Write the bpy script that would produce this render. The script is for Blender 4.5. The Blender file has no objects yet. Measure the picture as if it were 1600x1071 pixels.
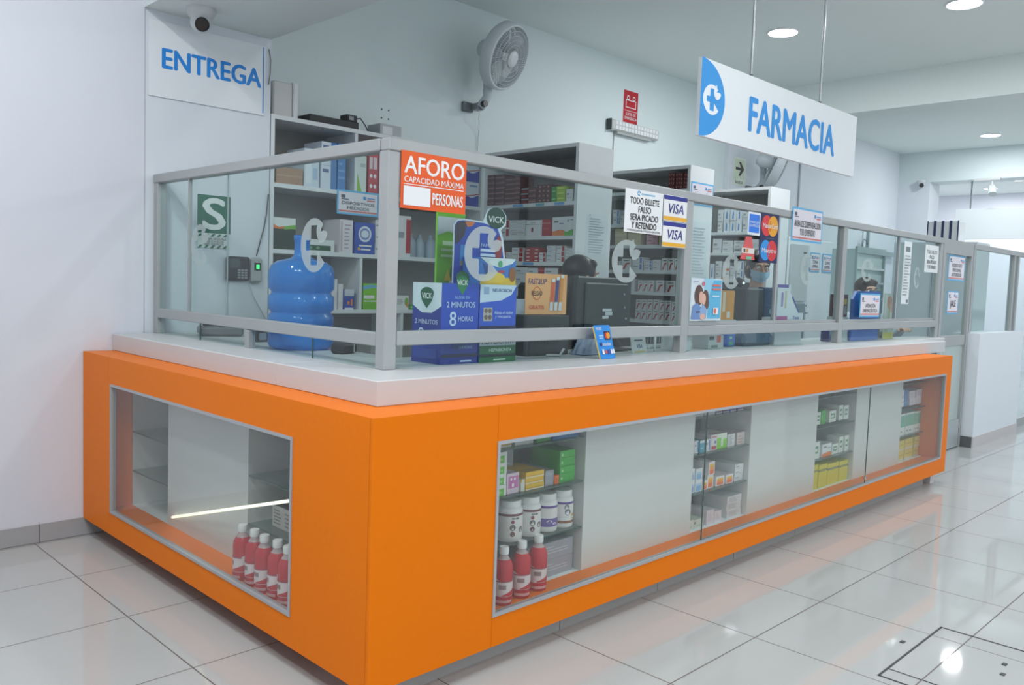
import bpy, math, random
from mathutils import Matrix, Vector
R = math.radians
random.seed(7)
S = bpy.context.scene
COL = S.collection

# ------------------------------------------------------------------ camera
cam_d = bpy.data.cameras.new('camera'); cam = bpy.data.objects.new('camera', cam_d); COL.objects.link(cam)
YAW, PITCH, ROLL = 0.789389, 0.0705716, 0.0351463
f = Vector((math.sin(YAW)*math.cos(PITCH), math.cos(YAW)*math.cos(PITCH), -math.sin(PITCH)))
r0 = Vector((math.cos(YAW), -math.sin(YAW), 0)); u0 = r0.cross(f)
r_ = r0*math.cos(ROLL)+u0*math.sin(ROLL); u_ = -r0*math.sin(ROLL)+u0*math.cos(ROLL)
cam.matrix_world = Matrix(((r_.x, u_.x, -f.x, -1.47105), (r_.y, u_.y, -f.y, -2.02717), (r_.z, u_.z, -f.z, 1.3555), (0, 0, 0, 1)))
cam_d.sensor_fit = 'HORIZONTAL'; cam_d.sensor_width = 36.0; cam_d.lens = 1315.99*36/1600
cam_d.clip_start = 0.05; cam_d.clip_end = 100
S.camera = cam

# ------------------------------------------------------------------ world, exposure
W = bpy.data.worlds.new('daylight'); S.world = W; W.use_nodes = True
bg = W.node_tree.nodes['Background']; bg.inputs[0].default_value = (0.84, 0.91, 1.0, 1); bg.inputs[1].default_value = 1.05
S.view_settings.view_transform = 'Standard'; S.view_settings.look = 'None'
S.view_settings.exposure = 0.05; S.view_settings.gamma = 1; S.view_settings.use_curve_mapping = False

# ------------------------------------------------------------------ materials
def lin(c):
    return tuple(((v/255)/12.92 if v/255 <= .04045 else ((v/255+.055)/1.055)**2.4) for v in c)
MATS = {}
def mat(col, rough=.5, metal=0, emit=0, name=None):
    """principled material from an sRGB colour; the same request gives the same material"""
    k = (tuple(col), rough, metal, emit)
    if k in MATS: return MATS[k]
    m = bpy.data.materials.new(name or 'paint_%d_%d_%d' % tuple(col)); m.use_nodes = True
    p = m.node_tree.nodes['Principled BSDF']
    p.inputs['Base Color'].default_value = (*lin(col), 1); p.inputs['Roughness'].default_value = rough; p.inputs['Metallic'].default_value = metal
    if emit:
        p.inputs['Emission Color'].default_value = (*lin(col), 1); p.inputs['Emission Strength'].default_value = emit
    MATS[k] = m
    return m
def noisy(col, col2, rough, scale, name, bump=0.0):
    m = bpy.data.materials.new(name); m.use_nodes = True; t = m.node_tree; p = t.nodes['Principled BSDF']
    tc = t.nodes.new('ShaderNodeTexCoord'); n = t.nodes.new('ShaderNodeTexNoise'); n.inputs['Scale'].default_value = scale; n.inputs['Detail'].default_value = 4
    mx = t.nodes.new('ShaderNodeMix'); mx.data_type = 'RGBA'
    mx.inputs[6].default_value = (*lin(col), 1); mx.inputs[7].default_value = (*lin(col2), 1)
    t.links.new(tc.outputs['Object'], n.inputs['Vector']); t.links.new(n.outputs['Fac'], mx.inputs[0]); t.links.new(mx.outputs[2], p.inputs['Base Color'])
    p.inputs['Roughness'].default_value = rough
    if bump:
        b = t.nodes.new('ShaderNodeBump'); b.inputs['Strength'].default_value = bump; b.inputs['Distance'].default_value = .002
        t.links.new(n.outputs['Fac'], b.inputs['Height']); t.links.new(b.outputs[0], p.inputs['Normal'])
    return m
def pane(name, tint, refl=1.0, haze=0.0, rough=0.0):
    """a sheet of clear glass: transparent tint, fresnel mirror, pale haze imitating milky reflections"""
    m = bpy.data.materials.new(name); m.use_nodes = True; t = m.node_tree; t.nodes.remove(t.nodes['Principled BSDF'])
    o = t.nodes['Material Output']; tr = t.nodes.new('ShaderNodeBsdfTransparent'); tr.inputs[0].default_value = (*tint, 1)
    gl = t.nodes.new('ShaderNodeBsdfGlossy'); gl.inputs['Roughness'].default_value = rough
    fr = t.nodes.new('ShaderNodeFresnel'); ge = t.nodes.new('ShaderNodeNewGeometry')   # the far side of the sheet reflects like the near one
    mi = t.nodes.new('ShaderNodeMapRange'); mi.inputs['To Min'].default_value = 1.45; mi.inputs['To Max'].default_value = 1/1.45
    t.links.new(ge.outputs['Backfacing'], mi.inputs['Value']); t.links.new(mi.outputs[0], fr.inputs[0])
    mu = t.nodes.new('ShaderNodeMath'); mu.operation = 'MULTIPLY'; mu.inputs[1].default_value = refl
    mx = t.nodes.new('ShaderNodeMixShader')
    t.links.new(fr.outputs[0], mu.inputs[0]); t.links.new(mu.outputs[0], mx.inputs[0]); t.links.new(tr.outputs[0], mx.inputs[1]); t.links.new(gl.outputs[0], mx.inputs[2])
    last = mx
    if haze:
        d = t.nodes.new('ShaderNodeBsdfDiffuse'); d.inputs[0].default_value = (.8, .85, .85, 1)  # pale colour imitates milky reflections; the door pane uses it as frosting
        m2 = t.nodes.new('ShaderNodeMixShader'); m2.inputs[0].default_value = haze
        t.links.new(mx.outputs[0], m2.inputs[1]); t.links.new(d.outputs[0], m2.inputs[2]); last = m2
    t.links.new(last.outputs[0], o.inputs[0])
    return m
def film(name, col, alpha, rough=.3):
    """a translucent coloured plastic or frosted film"""
    m = bpy.data.materials.new(name); m.use_nodes = True; t = m.node_tree; p = t.nodes['Principled BSDF']
    p.inputs['Base Color'].default_value = (*lin(col), 1); p.inputs['Roughness'].default_value = rough
    tr = t.nodes.new('ShaderNodeBsdfTransparent'); c = lin(col); k = max(max(c), .01)
    tr.inputs[0].default_value = (*(v/k for v in c), 1)
    mx = t.nodes.new('ShaderNodeMixShader'); mx.inputs[0].default_value = alpha
    t.links.new(tr.outputs[0], mx.inputs[1]); t.links.new(p.outputs[0], mx.inputs[2]); t.links.new(mx.outputs[0], t.nodes['Material Output'].inputs[0])
    return m

WHITE, BLACK = (240, 240, 240), (22, 22, 24)
M_LILAC = noisy((222, 225, 233), (218, 221, 230), .55, 1.5, 'lilac_white_wall_paint', .05)
M_WALL = noisy((220, 231, 232), (215, 226, 228), .6, 1.2, 'grey_white_wall_paint', .05)
M_COLUMN = noisy((224, 230, 236), (219, 225, 232), .55, 1.2, 'column_paint', .04)
M_CEIL = noisy((230, 238, 236), (226, 234, 233), .7, .8, 'ceiling_paint')
M_LAM = noisy((228, 232, 234), (222, 227, 229), .45, 2, 'white_melamine')
M_BACK = noisy((160, 160, 157), (152, 152, 150), .6, 3, 'melamine_backing')
M_PANEL = mat((214, 219, 218), .4, name='white_sliding_panel')
M_ALU = noisy((176, 180, 180), (168, 172, 173), .42, 6, 'anodised_aluminium')
M_ALU.node_tree.nodes['Principled BSDF'].inputs['Metallic'].default_value = .25
M_ALU2 = mat((178, 180, 183), .4, .3, name='grey_aluminium_trim')
M_DARKGAP = mat((60, 60, 62), .7, name='dark_gasket')
M_ORANGE = noisy((240, 124, 0), (236, 119, 0), .42, 40, 'orange_laminate', .02)
M_ORANGE.node_tree.nodes['Principled BSDF'].inputs['Specular IOR Level'].default_value = .15
M_LEDGE = noisy((204, 206, 207), (199, 201, 202), .4, 2, 'white_counter_edge')
M_TOP = mat((228, 236, 238), .25, name='white_worktop')
M_GLASS = pane('clear_glass', (.90, .955, .95), .55, .004)
M_SHOW = pane('display_glass', (.96, .975, .965), .75, .018)
M_SHELFGLASS = pane('green_shelf_glass', (.72, .86, .82), 1.0, .06)
M_GLASSEDGE = mat((62, 92, 88), .2, name='green_glass_edge')
M_FROST = film('frosted_vinyl', (178, 190, 190), .74, .6)
M_TEXTGREY = (120, 126, 132)

def tile_mat():
    m = bpy.data.materials.new('glazed_floor_tile'); m.use_nodes = True; t = m.node_tree; p = t.nodes['Principled BSDF']
    tc = t.nodes.new('ShaderNodeTexCoord'); sx = t.nodes.new('ShaderNodeSeparateXYZ'); t.links.new(tc.outputs['Object'], sx.inputs[0])
    def line(out, off):
        a = t.nodes.new('ShaderNodeMath'); a.operation = 'SUBTRACT'; a.inputs[1].default_value = off; t.links.new(out, a.inputs[0])
        b = t.nodes.new('ShaderNodeMath'); b.operation = 'DIVIDE'; b.inputs[1].default_value = .58; t.links.new(a.outputs[0], b.inputs[0])
        c = t.nodes.new('ShaderNodeMath'); c.operation = 'FRACT'; t.links.new(b.outputs[0], c.inputs[0])
        d = t.nodes.new('ShaderNodeMath'); d.operation = 'PINGPONG'; d.inputs[1].default_value = .5; t.links.new(c.outputs[0], d.inputs[0])
        e = t.nodes.new('ShaderNodeMath'); e.operation = 'LESS_THAN'; e.inputs[1].default_value = .0045; t.links.new(d.outputs[0], e.inputs[0])
        return e
    a, b = line(sx.outputs[0], -.225), line(sx.outputs[1], .115)
    g = t.nodes.new('ShaderNodeMath'); g.operation = 'MAXIMUM'; t.links.new(a.outputs[0], g.inputs[0]); t.links.new(b.outputs[0], g.inputs[1])
    n = t.nodes.new('ShaderNodeTexNoise'); n.inputs['Scale'].default_value = 1.3; n.inputs['Detail'].default_value = 5; t.links.new(tc.outputs['Object'], n.inputs['Vector'])
    mx = t.nodes.new('ShaderNodeMix'); mx.data_type = 'RGBA'; mx.inputs[6].default_value = (*lin((190, 192, 191)), 1); mx.inputs[7].default_value = (*lin((183, 186, 185)), 1)
    t.links.new(n.outputs['Fac'], mx.inputs[0])
    m2 = t.nodes.new('ShaderNodeMix'); m2.data_type = 'RGBA'; m2.inputs[7].default_value = (*lin((112, 106, 102)), 1)
    t.links.new(g.outputs[0], m2.inputs[0]); t.links.new(mx.outputs[2], m2.inputs[6]); t.links.new(m2.outputs[2], p.inputs['Base Color'])
    ro = t.nodes.new('ShaderNodeMapRange'); ro.inputs['To Min'].default_value = .045; ro.inputs['To Max'].default_value = .6
    t.links.new(g.outputs[0], ro.inputs['Value']); t.links.new(ro.outputs[0], p.inputs['Roughness'])
    p.inputs['IOR'].default_value = 1.38
    return m
M_TILE = tile_mat()

# ------------------------------------------------------------------ mesh building
class MB:
    def __init__(self): self.v = []; self.f = []; self.i = []; self.mats = []; self.sm = []; self.M = None
    def mi(self, m):
        if isinstance(m, tuple): m = mat(m, .45)
        if m not in self.mats: self.mats.append(m)
        return self.mats.index(m)
    def add(self, vs, fs, m, smooth=False):
        b = len(self.v)
        self.v += [tuple(self.M @ Vector(p)) if self.M else tuple(p) for p in vs]
        k = self.mi(m)
        for q in fs: self.f.append([b+j for j in q]); self.i.append(k); self.sm.append(smooth)
        return self
    def box(self, x0, x1, y0, y1, z0, z1, m, bev=0):
        if bev:
            b = min(bev, (x1-x0)/2.01, (y1-y0)/2.01, (z1-z0)/2.01)
            vs = []; 
            for X, sx in ((x0, 1), (x1, -1)):
                for Y, sy in ((y0, 1), (y1, -1)):
                    for Z, sz in ((z0, 1), (z1, -1)):
                        vs += [(X, Y+sy*b, Z+sz*b), (X+sx*b, Y, Z+sz*b), (X+sx*b, Y+sy*b, Z)]
            def c(a, bb, d): return (a*4+bb*2+d)*3
            fs = []
            for a in (0, 1):
                fs.append([c(a,0,0), c(a,1,0), c(a,1,1), c(a,0,1)] if a else [c(a,0,0), c(a,0,1), c(a,1,1), c(a,1,0)])
                fs.append([c(0,a,0)+1, c(1,a,0)+1, c(1,a,1)+1, c(0,a,1)+1] if not a else [c(0,a,0)+1, c(0,a,1)+1, c(1,a,1)+1, c(1,a,0)+1])
                fs.append([c(0,0,a)+2, c(0,1,a)+2, c(1,1,a)+2, c(1,0,a)+2] if not a else [c(0,0,a)+2, c(1,0,a)+2, c(1,1,a)+2, c(0,1,a)+2])
            for a in (0, 1):
                for d in (0, 1):
                    fs.append([c(a,d,0)+0, c(a,d,1)+0, c(a,d,1)+1, c(a,d,0)+1])
                    fs.append([c(a,0,d)+0, c(a,1,d)+0, c(a,1,d)+2, c(a,0,d)+2])
                    fs.append([c(0,a,d)+1, c(1,a,d)+1, c(1,a,d)+2, c(0,a,d)+2])
                    for e in (0, 1): fs.append([c(a,d,e), c(a,d,e)+1, c(a,d,e)+2])
            return self.add(vs, fs, m)
        vs = [(x, y, z) for x in (x0, x1) for y in (y0, y1) for z in (z0, z1)]
        return self.add(vs, [(0,1,3,2), (4,6,7,5), (0,4,5,1), (2,3,7,6), (0,2,6,4), (1,5,7,3)], m)
    def poly(self, pts, m): return self.add(pts, [list(range(len(pts)))], m)
    def prism(self, pts2, y0, y1, m):
        """outline in x,z pushed from y0 (front) to y1"""
        n = len(pts2); vs = [(x, y0, z) for x, z in pts2]+[(x, y1, z) for x, z in pts2]
        return self.add(vs, [list(range(n)), list(range(2*n-1, n-1, -1))]+[[i, n+i, n+(i+1) % n, (i+1) % n] for i in range(n)], m)
    def lathe(self, prof, m, c=(0, 0, 0), n=24, axis=None, cap=True):
        """prof: (radius, height) pairs turned about z (or about axis) at c"""
        q = Matrix.Identity(3) if axis is None else Vector((0, 0, 1)).rotation_difference(Vector(axis).normalized()).to_matrix()
        vs = [tuple(Vector(c)+q @ Vector((r*math.cos(2*math.pi*j/n), r*math.sin(2*math.pi*j/n), h))) for r, h in prof for j in range(n)]
        fs = [(k*n+j, k*n+(j+1) % n, (k+1)*n+(j+1) % n, (k+1)*n+j) for k in range(len(prof)-1) for j in range(n)]
        self.add(vs, fs, m, True)
        if cap:
            self.add(vs[:n], [list(range(n-1, -1, -1))], m); self.add(vs[-n:], [list(range(n))], m)
        return self
    def cyl(self, p0, p1, r, m, r1=None, n=12):
        p0, p1 = Vector(p0), Vector(p1); d = p1-p0
        return self.lathe([(r, 0), (r if r1 is None else r1, d.length)], m, p0, n, d)
    def tube(self, pts, r, m, n=8):
        pts = [Vector(p) for p in pts]; vs = []
        for k, p in enumerate(pts):
            d = (pts[min(k+1, len(pts)-1)]-pts[max(k-1, 0)]).normalized()
            a = d.orthogonal().normalized() if k == 0 else (a-d*a.dot(d)).normalized()
            b = d.cross(a)
            vs += [tuple(p+a*r*math.cos(2*math.pi*j/n)+b*r*math.sin(2*math.pi*j/n)) for j in range(n)]
        fs = [(k*n+j, k*n+(j+1) % n, (k+1)*n+(j+1) % n, (k+1)*n+j) for k in range(len(pts)-1) for j in range(n)]
        fs += [list(range(n-1, -1, -1)), list(range((len(pts)-1)*n, len(pts)*n))]
        return self.add(vs, fs, m, True)
    def torus(self, c, axis, R0, r, m, n=40, k=8):
        q = Vector((0, 0, 1)).rotation_difference(Vector(axis).normalized()).to_matrix(); vs = []
        for i in range(n):
            a = 2*math.pi*i/n
            for j in range(k):
                b = 2*math.pi*j/k
                vs.append(tuple(Vector(c)+q @ Vector(((R0+r*math.cos(b))*math.cos(a), (R0+r*math.cos(b))*math.sin(a), r*math.sin(b)))))
        fs = [(i*k+j, ((i+1) % n)*k+j, ((i+1) % n)*k+(j+1) % k, i*k+(j+1) % k) for i in range(n) for j in range(k)]
        return self.add(vs, fs, m, True)
    def ball(self, c, r, m, n=16, s=(1, 1, 1)):
        prof = [(math.sin(math.pi*i/(n//2))*r, -math.cos(math.pi*i/(n//2))*r) for i in range(n//2+1)]
        vs = [(c[0]+s[0]*max(a, 1e-4)*math.cos(2*math.pi*j/n), c[1]+s[1]*max(a, 1e-4)*math.sin(2*math.pi*j/n), c[2]+s[2]*h) for a, h in prof for j in range(n)]
        fs = [(k*n+j, k*n+(j+1) % n, (k+1)*n+(j+1) % n, (k+1)*n+j) for k in range(len(prof)-1) for j in range(n)]
        return self.add(vs, fs, m, True)
    def mesh(self, name):
        me = bpy.data.meshes.new(name); me.from_pydata(self.v, [], self.f)
        for m in self.mats: me.materials.append(m)
        me.polygons.foreach_set('material_index', self.i); me.polygons.foreach_set('use_smooth', self.sm); me.update()
        return me
    def build(self, name, parent=None, loc=(0, 0, 0), rotz=0):
        o = bpy.data.objects.new(name, self.mesh(name)); COL.objects.link(o)
        o.location = loc; o.rotation_euler = (0, 0, rotz)
        if parent: o.parent = parent
        return o
def tag(o, label, cat, group=None):
    o['label'] = label; o['category'] = cat
    if group: o['group'] = group
    return o
def thing(name, label, cat, loc=(0, 0, 0), rotz=0, group=None):
    o = bpy.data.objects.new(name, None); COL.objects.link(o); o.empty_display_size = .05
    o.location = loc; o.rotation_euler = (0, 0, rotz)
    return tag(o, label, cat, group)
def struct(o): o['kind'] = 'structure'; return o
def copy_tree(o, loc, rotz=None, label=None, parent=None):
    c = o.copy(); COL.objects.link(c)
    if parent: c.parent = parent
    else:
        c.location = loc
        if rotz is not None: c.rotation_euler = (0, 0, rotz)
        c['label'] = label
    for ch in o.children: copy_tree(ch, None, parent=c)
    return c
_T = {}
def text_geo(s, bold):
    bold = 0; k = s
    if k not in _T:
        cu = bpy.data.curves.new('t', 'FONT'); cu.body = s; cu.resolution_u = 3
        o = bpy.data.objects.new('t', cu); me = o.to_mesh()
        vs = [tuple(v.co) for v in me.vertices]; fs = [list(p.vertices) for p in me.polygons]; o.to_mesh_clear()
        bpy.data.objects.remove(o); bpy.data.curves.remove(cu)
        _T[k] = (vs, fs)
    return _T[k]
def put_text(mb, s, cx, cz, w, h, y, m, bold=.02, shear=0):
    vs, fs = text_geo(s, bold); xs = [v[0] for v in vs]; ys = [v[1] for v in vs]
    x0, x1, z0, z1 = min(xs), max(xs), min(ys), max(ys)
    kx = w/(x1-x0); kz = h/(z1-z0)
    for i in range(5 if bold > .005 else 1):                          # heavier strokes: the letters laid over themselves, a little to each side
        dx, dz = ((0, 0), (1, 0), (-1, 0), (0, .6), (0, -.6))[i]; e = bold*h*.75
        mb.add([(cx-w/2+(v[0]-x0)*kx+shear*(v[1]-z0)*kz+dx*e, y-.00006*i, cz-h/2+(v[1]-z0)*kz+dz*e) for v in vs], fs, m)
def ellipse(cx, cz, rx, rz, a0=0, a1=360, n=28):
    return [(cx+rx*math.cos(R(a0+(a1-a0)*i/n)), cz+rz*math.sin(R(a0+(a1-a0)*i/n))) for i in range(n+1 if a1-a0 < 360 else n)]
def emblem(mb, cx, cz, w, h, y, m, cross=None, leaf=None):
    """the pharmacy's C with a cross cut through it and a two-lobed leaf at its upper tip"""
    n = 96; a0, a1 = 50, 320
    def cut(a):                                                       # edge of the cross-shaped opening in direction a
        c, s_ = max(abs(math.cos(a)), 1e-4), max(abs(math.sin(a)), 1e-4); tw, ln = .24, .74
        return max(min(tw/c, ln/s_), min(tw*.8/s_, .60/c), .34)
    for i in range(n):
        q = []
        for k in (i, i+1):
            a = R(a0+(a1-a0)*k/n); ca, sa = math.cos(a), math.sin(a); inner = cut(a)
            q.append(((cx+w/2*ca, y, cz+h/2*sa), (cx+w/2*inner*ca, y, cz+h/2*inner*sa)))
        mb.poly([q[0][0], q[1][0], q[1][1], q[0][1]], m)
    L = leaf or m
    def lobe(ang, bx, bz, ln, wd, y=y):
        pts = []
        for i in range(13):
            t = i/12; pts.append((t*ln, wd*math.sin(math.pi*t)**.8))
        for i in range(11, 0, -1):
            t = i/12; pts.append((t*ln, -wd*math.sin(math.pi*t)**.8*.7))
        c, s_ = math.cos(R(ang)), math.sin(R(ang))
        mb.poly([(bx+(px*c-pz*s_)*w, y, bz+(px*s_+pz*c)*w) for px, pz in pts], L)
    lobe(80, cx+.15*w, cz+.10*h, .40, .10, y-.0005); lobe(30, cx+.17*w, cz+.06*h, .36, .13, y-.001)
def draw(mb, tb, elems, y, step=.0004):
    """elems: r rect, e ellipse, p polygon, t text, g emblem; each later one lies a hair in front of the earlier"""
    for k, e in enumerate(elems):
        yy = y-step*(k+1); c = e[-1] if not isinstance(e[-1], dict) else e[-2]; opt = e[-1] if isinstance(e[-1], dict) else {}
        m = c if isinstance(c, bpy.types.Material) else mat(c, .45)
        if e[0] == 'r': mb.poly([(e[1], yy, e[2]), (e[3], yy, e[2]), (e[3], yy, e[4]), (e[1], yy, e[4])], m)
        elif e[0] == 'e': mb.poly([(x, yy, z) for x, z in ellipse(*e[1:5])], m)
        elif e[0] == 'p': mb.poly([(x, yy, z) for x, z in e[1]], m)
        elif e[0] == 't': put_text(tb, e[1], e[2], e[3], e[4], e[5], yy, m, opt.get('b', .02), opt.get('s', 0))
        elif e[0] == 'g': emblem(mb, e[1], e[2], e[3], e[4], yy, m, opt.get('cross'), opt.get('leaf'))
def lines(x0, x1, z0, z1, n, col, seed=1):
    """rows of unreadable small print"""
    rn = random.Random(seed); out = []; d = (z1-z0)/n
    for i in range(n):
        e = x0+(x1-x0)*rn.uniform(.55, 1)
        out.append(('r', x0, z0+i*d+d*.3, e, z0+i*d+d*.62, col))
    return out
def sheet(name, label, cat, loc, rotz, w, h, elems, base=WHITE, t=.002, group=None, tilt=0, rough=.45):
    """a flat printed thing: its lower front corner at loc, front towards local -y; tilt leans its top back"""
    mb = MB(); tb = MB(); mb.box(0, w, 0, t, 0, h, base if isinstance(base, bpy.types.Material) else mat(base, rough))
    draw(mb, tb, elems, 0)
    o = mb.build(name, None, loc, rotz)
    o.rotation_euler = (tilt, 0, rotz)
    tag(o, label, cat, group)
    if tb.v: tb.build('lettering', o)
    return o

# ------------------------------------------------------------------ the lamps' plan
ZC = 3.43                                                            # ceiling height
LAMPS = [(4.88, 1.35), (5.03, .06), (10.38, 1.36), (14.97, 2.2), (12.6, 2.6), (14.5, 4.0), (12.9, 4.1), (16.0, 2.9), (15.0, .3), (-.9, 1.0), (-1.2, -.9), (7.6, -1.2), (10.38, -1.2), (13.2, -.2), (5.0, -2.6), (1.6, -1.3), (1.6, -3.9), (-1.9, -.4), (-1.7, -2.6), (-1.7, -4.8), (5.0, -4.8), (9.0, -3.8)]  # lamps in view come first; most later ones are added unseen for fill

# ------------------------------------------------------------------ room shell
YW = 2.462; YB = 2.85; YS = -7.0; X0 = -4.2; X1 = 17.0
struct(MB().box(X0, X1, YS, 5.2, -.08, 0, M_TILE).build('floor'))
struct(MB().box(X0, X1, YS, 5.2, ZC, ZC+.1, M_CEIL).build('ceiling'))
struct(MB().box(X0-.1, .30, YW, YB+.1, 0, ZC, M_LILAC).build('wall_left'))
mb = MB().box(.30, 1.02, YW+.012, YB+.1, 0, ZC, M_COLUMN); struct(mb.build('wall_column'))
struct(MB().box(1.02, 6.58, YB, YB+.1, 0, ZC, M_WALL).build('wall_back'))
struct(MB().box(6.58, 11.3, 2.80, YB+.1, 0, ZC, M_COLUMN).build('wall_back_far'))
struct(MB().box(8.19, 8.215, 2.785, 2.80, 0, ZC, mat((176, 184, 190), .5)).build('trim_1'))
struct(MB().box(X0-.1, X0, YS, YW, 0, ZC, M_LILAC).build('wall_near'))
struct(MB().box(X1, X1+.1, YS, 5.2, 0, ZC, M_LILAC).build('wall_end'))
struct(MB().box(11.3, X1, 5.1, 5.2, 0, ZC, M_LILAC).build('wall_far_side'))
struct(MB().box(.30, 1.02, -4.0, YW+.012, 2.70, ZC, M_CEIL).build('ceiling_beam'))
struct(MB().box(6.62, 6.92, YS, YB, 3.10, ZC, M_CEIL).build('ceiling_beam'))
struct(MB().box(11.3, 11.7, YS, 2.80, 3.0, ZC, M_WALL).build('ceiling_beam'))
struct(MB().box(11.3, 11.7, 2.36, 2.80, 0, 3.0, M_COLUMN).build('wall_pier'))
# shop front: low kerb, header and frame posts; the openings stand open to the street
mb = MB().box(X0, X1, YS-.1, YS, 3.15, ZC, M_WALL); struct(mb.build('wall_front'))
mb = MB()
for x in (-4.2, 0.1, 4.4, 8.7, 13.0, 16.9): mb.box(x, x+.1, YS-.1, YS, 0, 3.15, M_ALU2)
struct(mb.build('window_1'))
# baseboard of floor tile
mb = MB(); T = noisy((176, 176, 178), (168, 168, 170), .25, 4, 'baseboard_tile')
for k in range(8):
    a = X0+(-.205-X0) - .6*k; mb.box(a-.597, a, YW-.01, YW, .003, .092, T)
mb.box(-.202, .14, YW-.01, YW, .003, .092, T); struct(mb.build('baseboard_left'))

# ceiling downlights
ring = MB().torus((0, 0, -.004), (0, 0, 1), .118, .008, mat((236, 238, 240), .4), 40, 8)
ring.lathe([(.118, -.002), (.118, .0)], mat((236, 238, 240), .4), n=40)
disc = MB().lathe([(.108, -.012), (.109, -.009)], mat((235, 244, 255), .5, 0, 6, 'lamp_diffuser'), n=40)
ring_me, disc_me = ring.mesh('bezel'), disc.mesh('diffuser')
LL = bpy.data.lights.new('downlight_beam', 'AREA'); LL.shape = 'DISK'; LL.size = .2; LL.energy = 24; LL.color = (.97, .985, 1.0)
WHERE = ['over the pharmacy behind the hanging sign', 'over the counter front, seen at the top edge', 'beyond the cross beam, above the far partition', 'farthest one, under the end beam']
for i, (x, y) in enumerate(LAMPS):
    t = thing('ceiling_downlight', 'round white recessed ceiling light '+(WHERE[i] if i < 4 else 'unseen, adding fill over the shop floor'), 'ceiling light', (x, y, ZC), 0, 'recessed ceiling lights' if i >= 4 else None)
    for nm, me in (('bezel', ring_me), ('diffuser', disc_me)):
        o = bpy.data.objects.new(nm, me); COL.objects.link(o); o.parent = t
    l = bpy.data.objects.new('downlight_beam', LL); COL.objects.link(l); l.location = (x, y, ZC-.02)

# ------------------------------------------------------------------ display counter
L, WD, ZB, ZT = 5.127, 2.455, .09, .94
t = thing('display_counter', 'orange corner display counter with glass fronts and a white ledge', 'counter')
T2 = noisy((176, 178, 176), (164, 167, 166), .3, 4, 'plinth_tile')
mb = MB()
x = .12
for j in (.98, 1.64, 2.30, 2.96, 3.62, 4.28, 4.95):
    mb.box(x+.002, j-.002, .085, .13, 0, ZB, T2); x = j
mb.box(.42, 4.9, .13, .45, 0, ZB, mat((70, 70, 70), .7)); mb.box(.42, .46, .45, WD, 0, ZB, mat((70, 70, 70), .7)); mb.box(.12, .16, .13, .45, 0, ZB, T2)
mb.build('plinth', t)
wx0, wx1, wz0, wz1 = .52, 5.01, .197, .815                            # front window
vy0, vy1 = .447, 2.085                                                # side window
mb = MB()
mb.box(0, .52, 0, .012, ZB, ZT, M_ORANGE); mb.box(wx1, L, 0, .012, ZB, ZT, M_ORANGE)
mb.box(.5215, wx1, 0, .012, ZB, wz0, M_ORANGE); mb.box(.5215, wx1, 0, .012, wz1, ZT, M_ORANGE)
mb.build('front_panel', t)
mb = MB()
mb.box(0, .012, .014, vy0, ZB, ZT, M_ORANGE); mb.box(0, .012, 2.112, WD, ZB, ZT, M_ORANGE); mb.box(0, .012, vy1, 2.1105, ZB, ZT, M_ORANGE)
mb.box(0, .012, vy0, vy1, ZB, wz0, M_ORANGE); mb.box(0, .012, vy0, vy1, wz1, ZT, M_ORANGE)
mb.build('side_panel', t)
mb = MB()                                                              # orange lining of the two cases
mb.box(.012, L, .012, .45, ZB, .19, M_ORANGE); mb.box(.012, .45, .45, WD, ZB, .19, M_ORANGE)
mb.box(.0125, L, .0125, .19, ZT-.018, ZT, M_ORANGE); mb.box(.0125, .19, .19, WD, ZT-.018, ZT, M_ORANGE)
mb.box(5.04, L, .012, .45, .19, ZT-.02, M_ORANGE); mb.box(.012, .14, 2.19, WD, .19, ZT-.02, M_ORANGE); mb.box(.012, .05, .014, .05, .19, ZT-.02, M_ORANGE)
mb.build('lining', t)
def frame(mb, u0, u1, v0, v1, axis, w=.012, d=.004):
    for a, b, c, e in ((u0, u1, v0, v0+w), (u0, u1, v1-w, v1), (u0, u0+w, v0+w, v1-w), (u1-w, u1, v0+w, v1-w)):
        if axis == 'y': mb.box(a, b, -d, .02, c, e, M_ALU2)
        else: mb.box(-d, .02, a, b, c, e, M_ALU2)
mb = MB(); frame(mb, wx0, wx1, wz0, wz1, 'y'); o = mb.build('window_frame', t)
mb = MB()
for a, b in ((wx0+.012, 1.855), (1.858, 3.692), (3.695, wx1-.012)): mb.box(a, b, .006, .011, wz0+.012, wz1-.012, M_SHOW)
mb.build('glass_front', t)
mb = MB().box(1.8552, 1.8578, .0055, .0115, wz0+.012, wz1-.012, M_GLASSEDGE); mb.build('glass_joint', t); mb = MB().box(3.6922, 3.6948, .0055, .0115, wz0+.012, wz1-.012, M_GLASSEDGE); mb.build('glass_joint', t)
mb = MB().box(3.66, 3.685, -.004, .006, .235, .25, mat((200, 200, 200), .2, .9)); mb.build('glass_lock', t)
mb = MB(); frame(mb, vy0, vy1, wz0, wz1, 'x'); mb.build('window_frame', t)
MB().box(.006, .011, vy0+.012, vy1-.012, wz0+.012, wz1-.012, M_SHOW).build('glass_side', t)
for a, b in ((1.15, 1.952), (2.482, 3.252), (3.796, 4.563)):           # white boxed columns between the goods bays
    MB().box(a, b, .13, .44, .19, ZT-.02, M_PANEL).build('divider', t)
MB().box(.14, .44, 1.015, 1.767, .19, ZT-.02, M_PANEL).build('divider', t)
MB().box(.30, 5.04, .435, .45, .19, ZT-.02, M_BACK).build('back_panel', t); MB().box(.435, .45, .45, 1.767, .19, ZT-.02, M_BACK).build('back_panel', t); MB().box(.435, .45, 1.768, WD, .19, ZT-.02, M_PANEL).build('back_panel', t)
MB().box(.141, .434, 2.1872, 2.1898, .1902, ZT-.02, M_PANEL).build('bay_lining', t)
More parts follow.
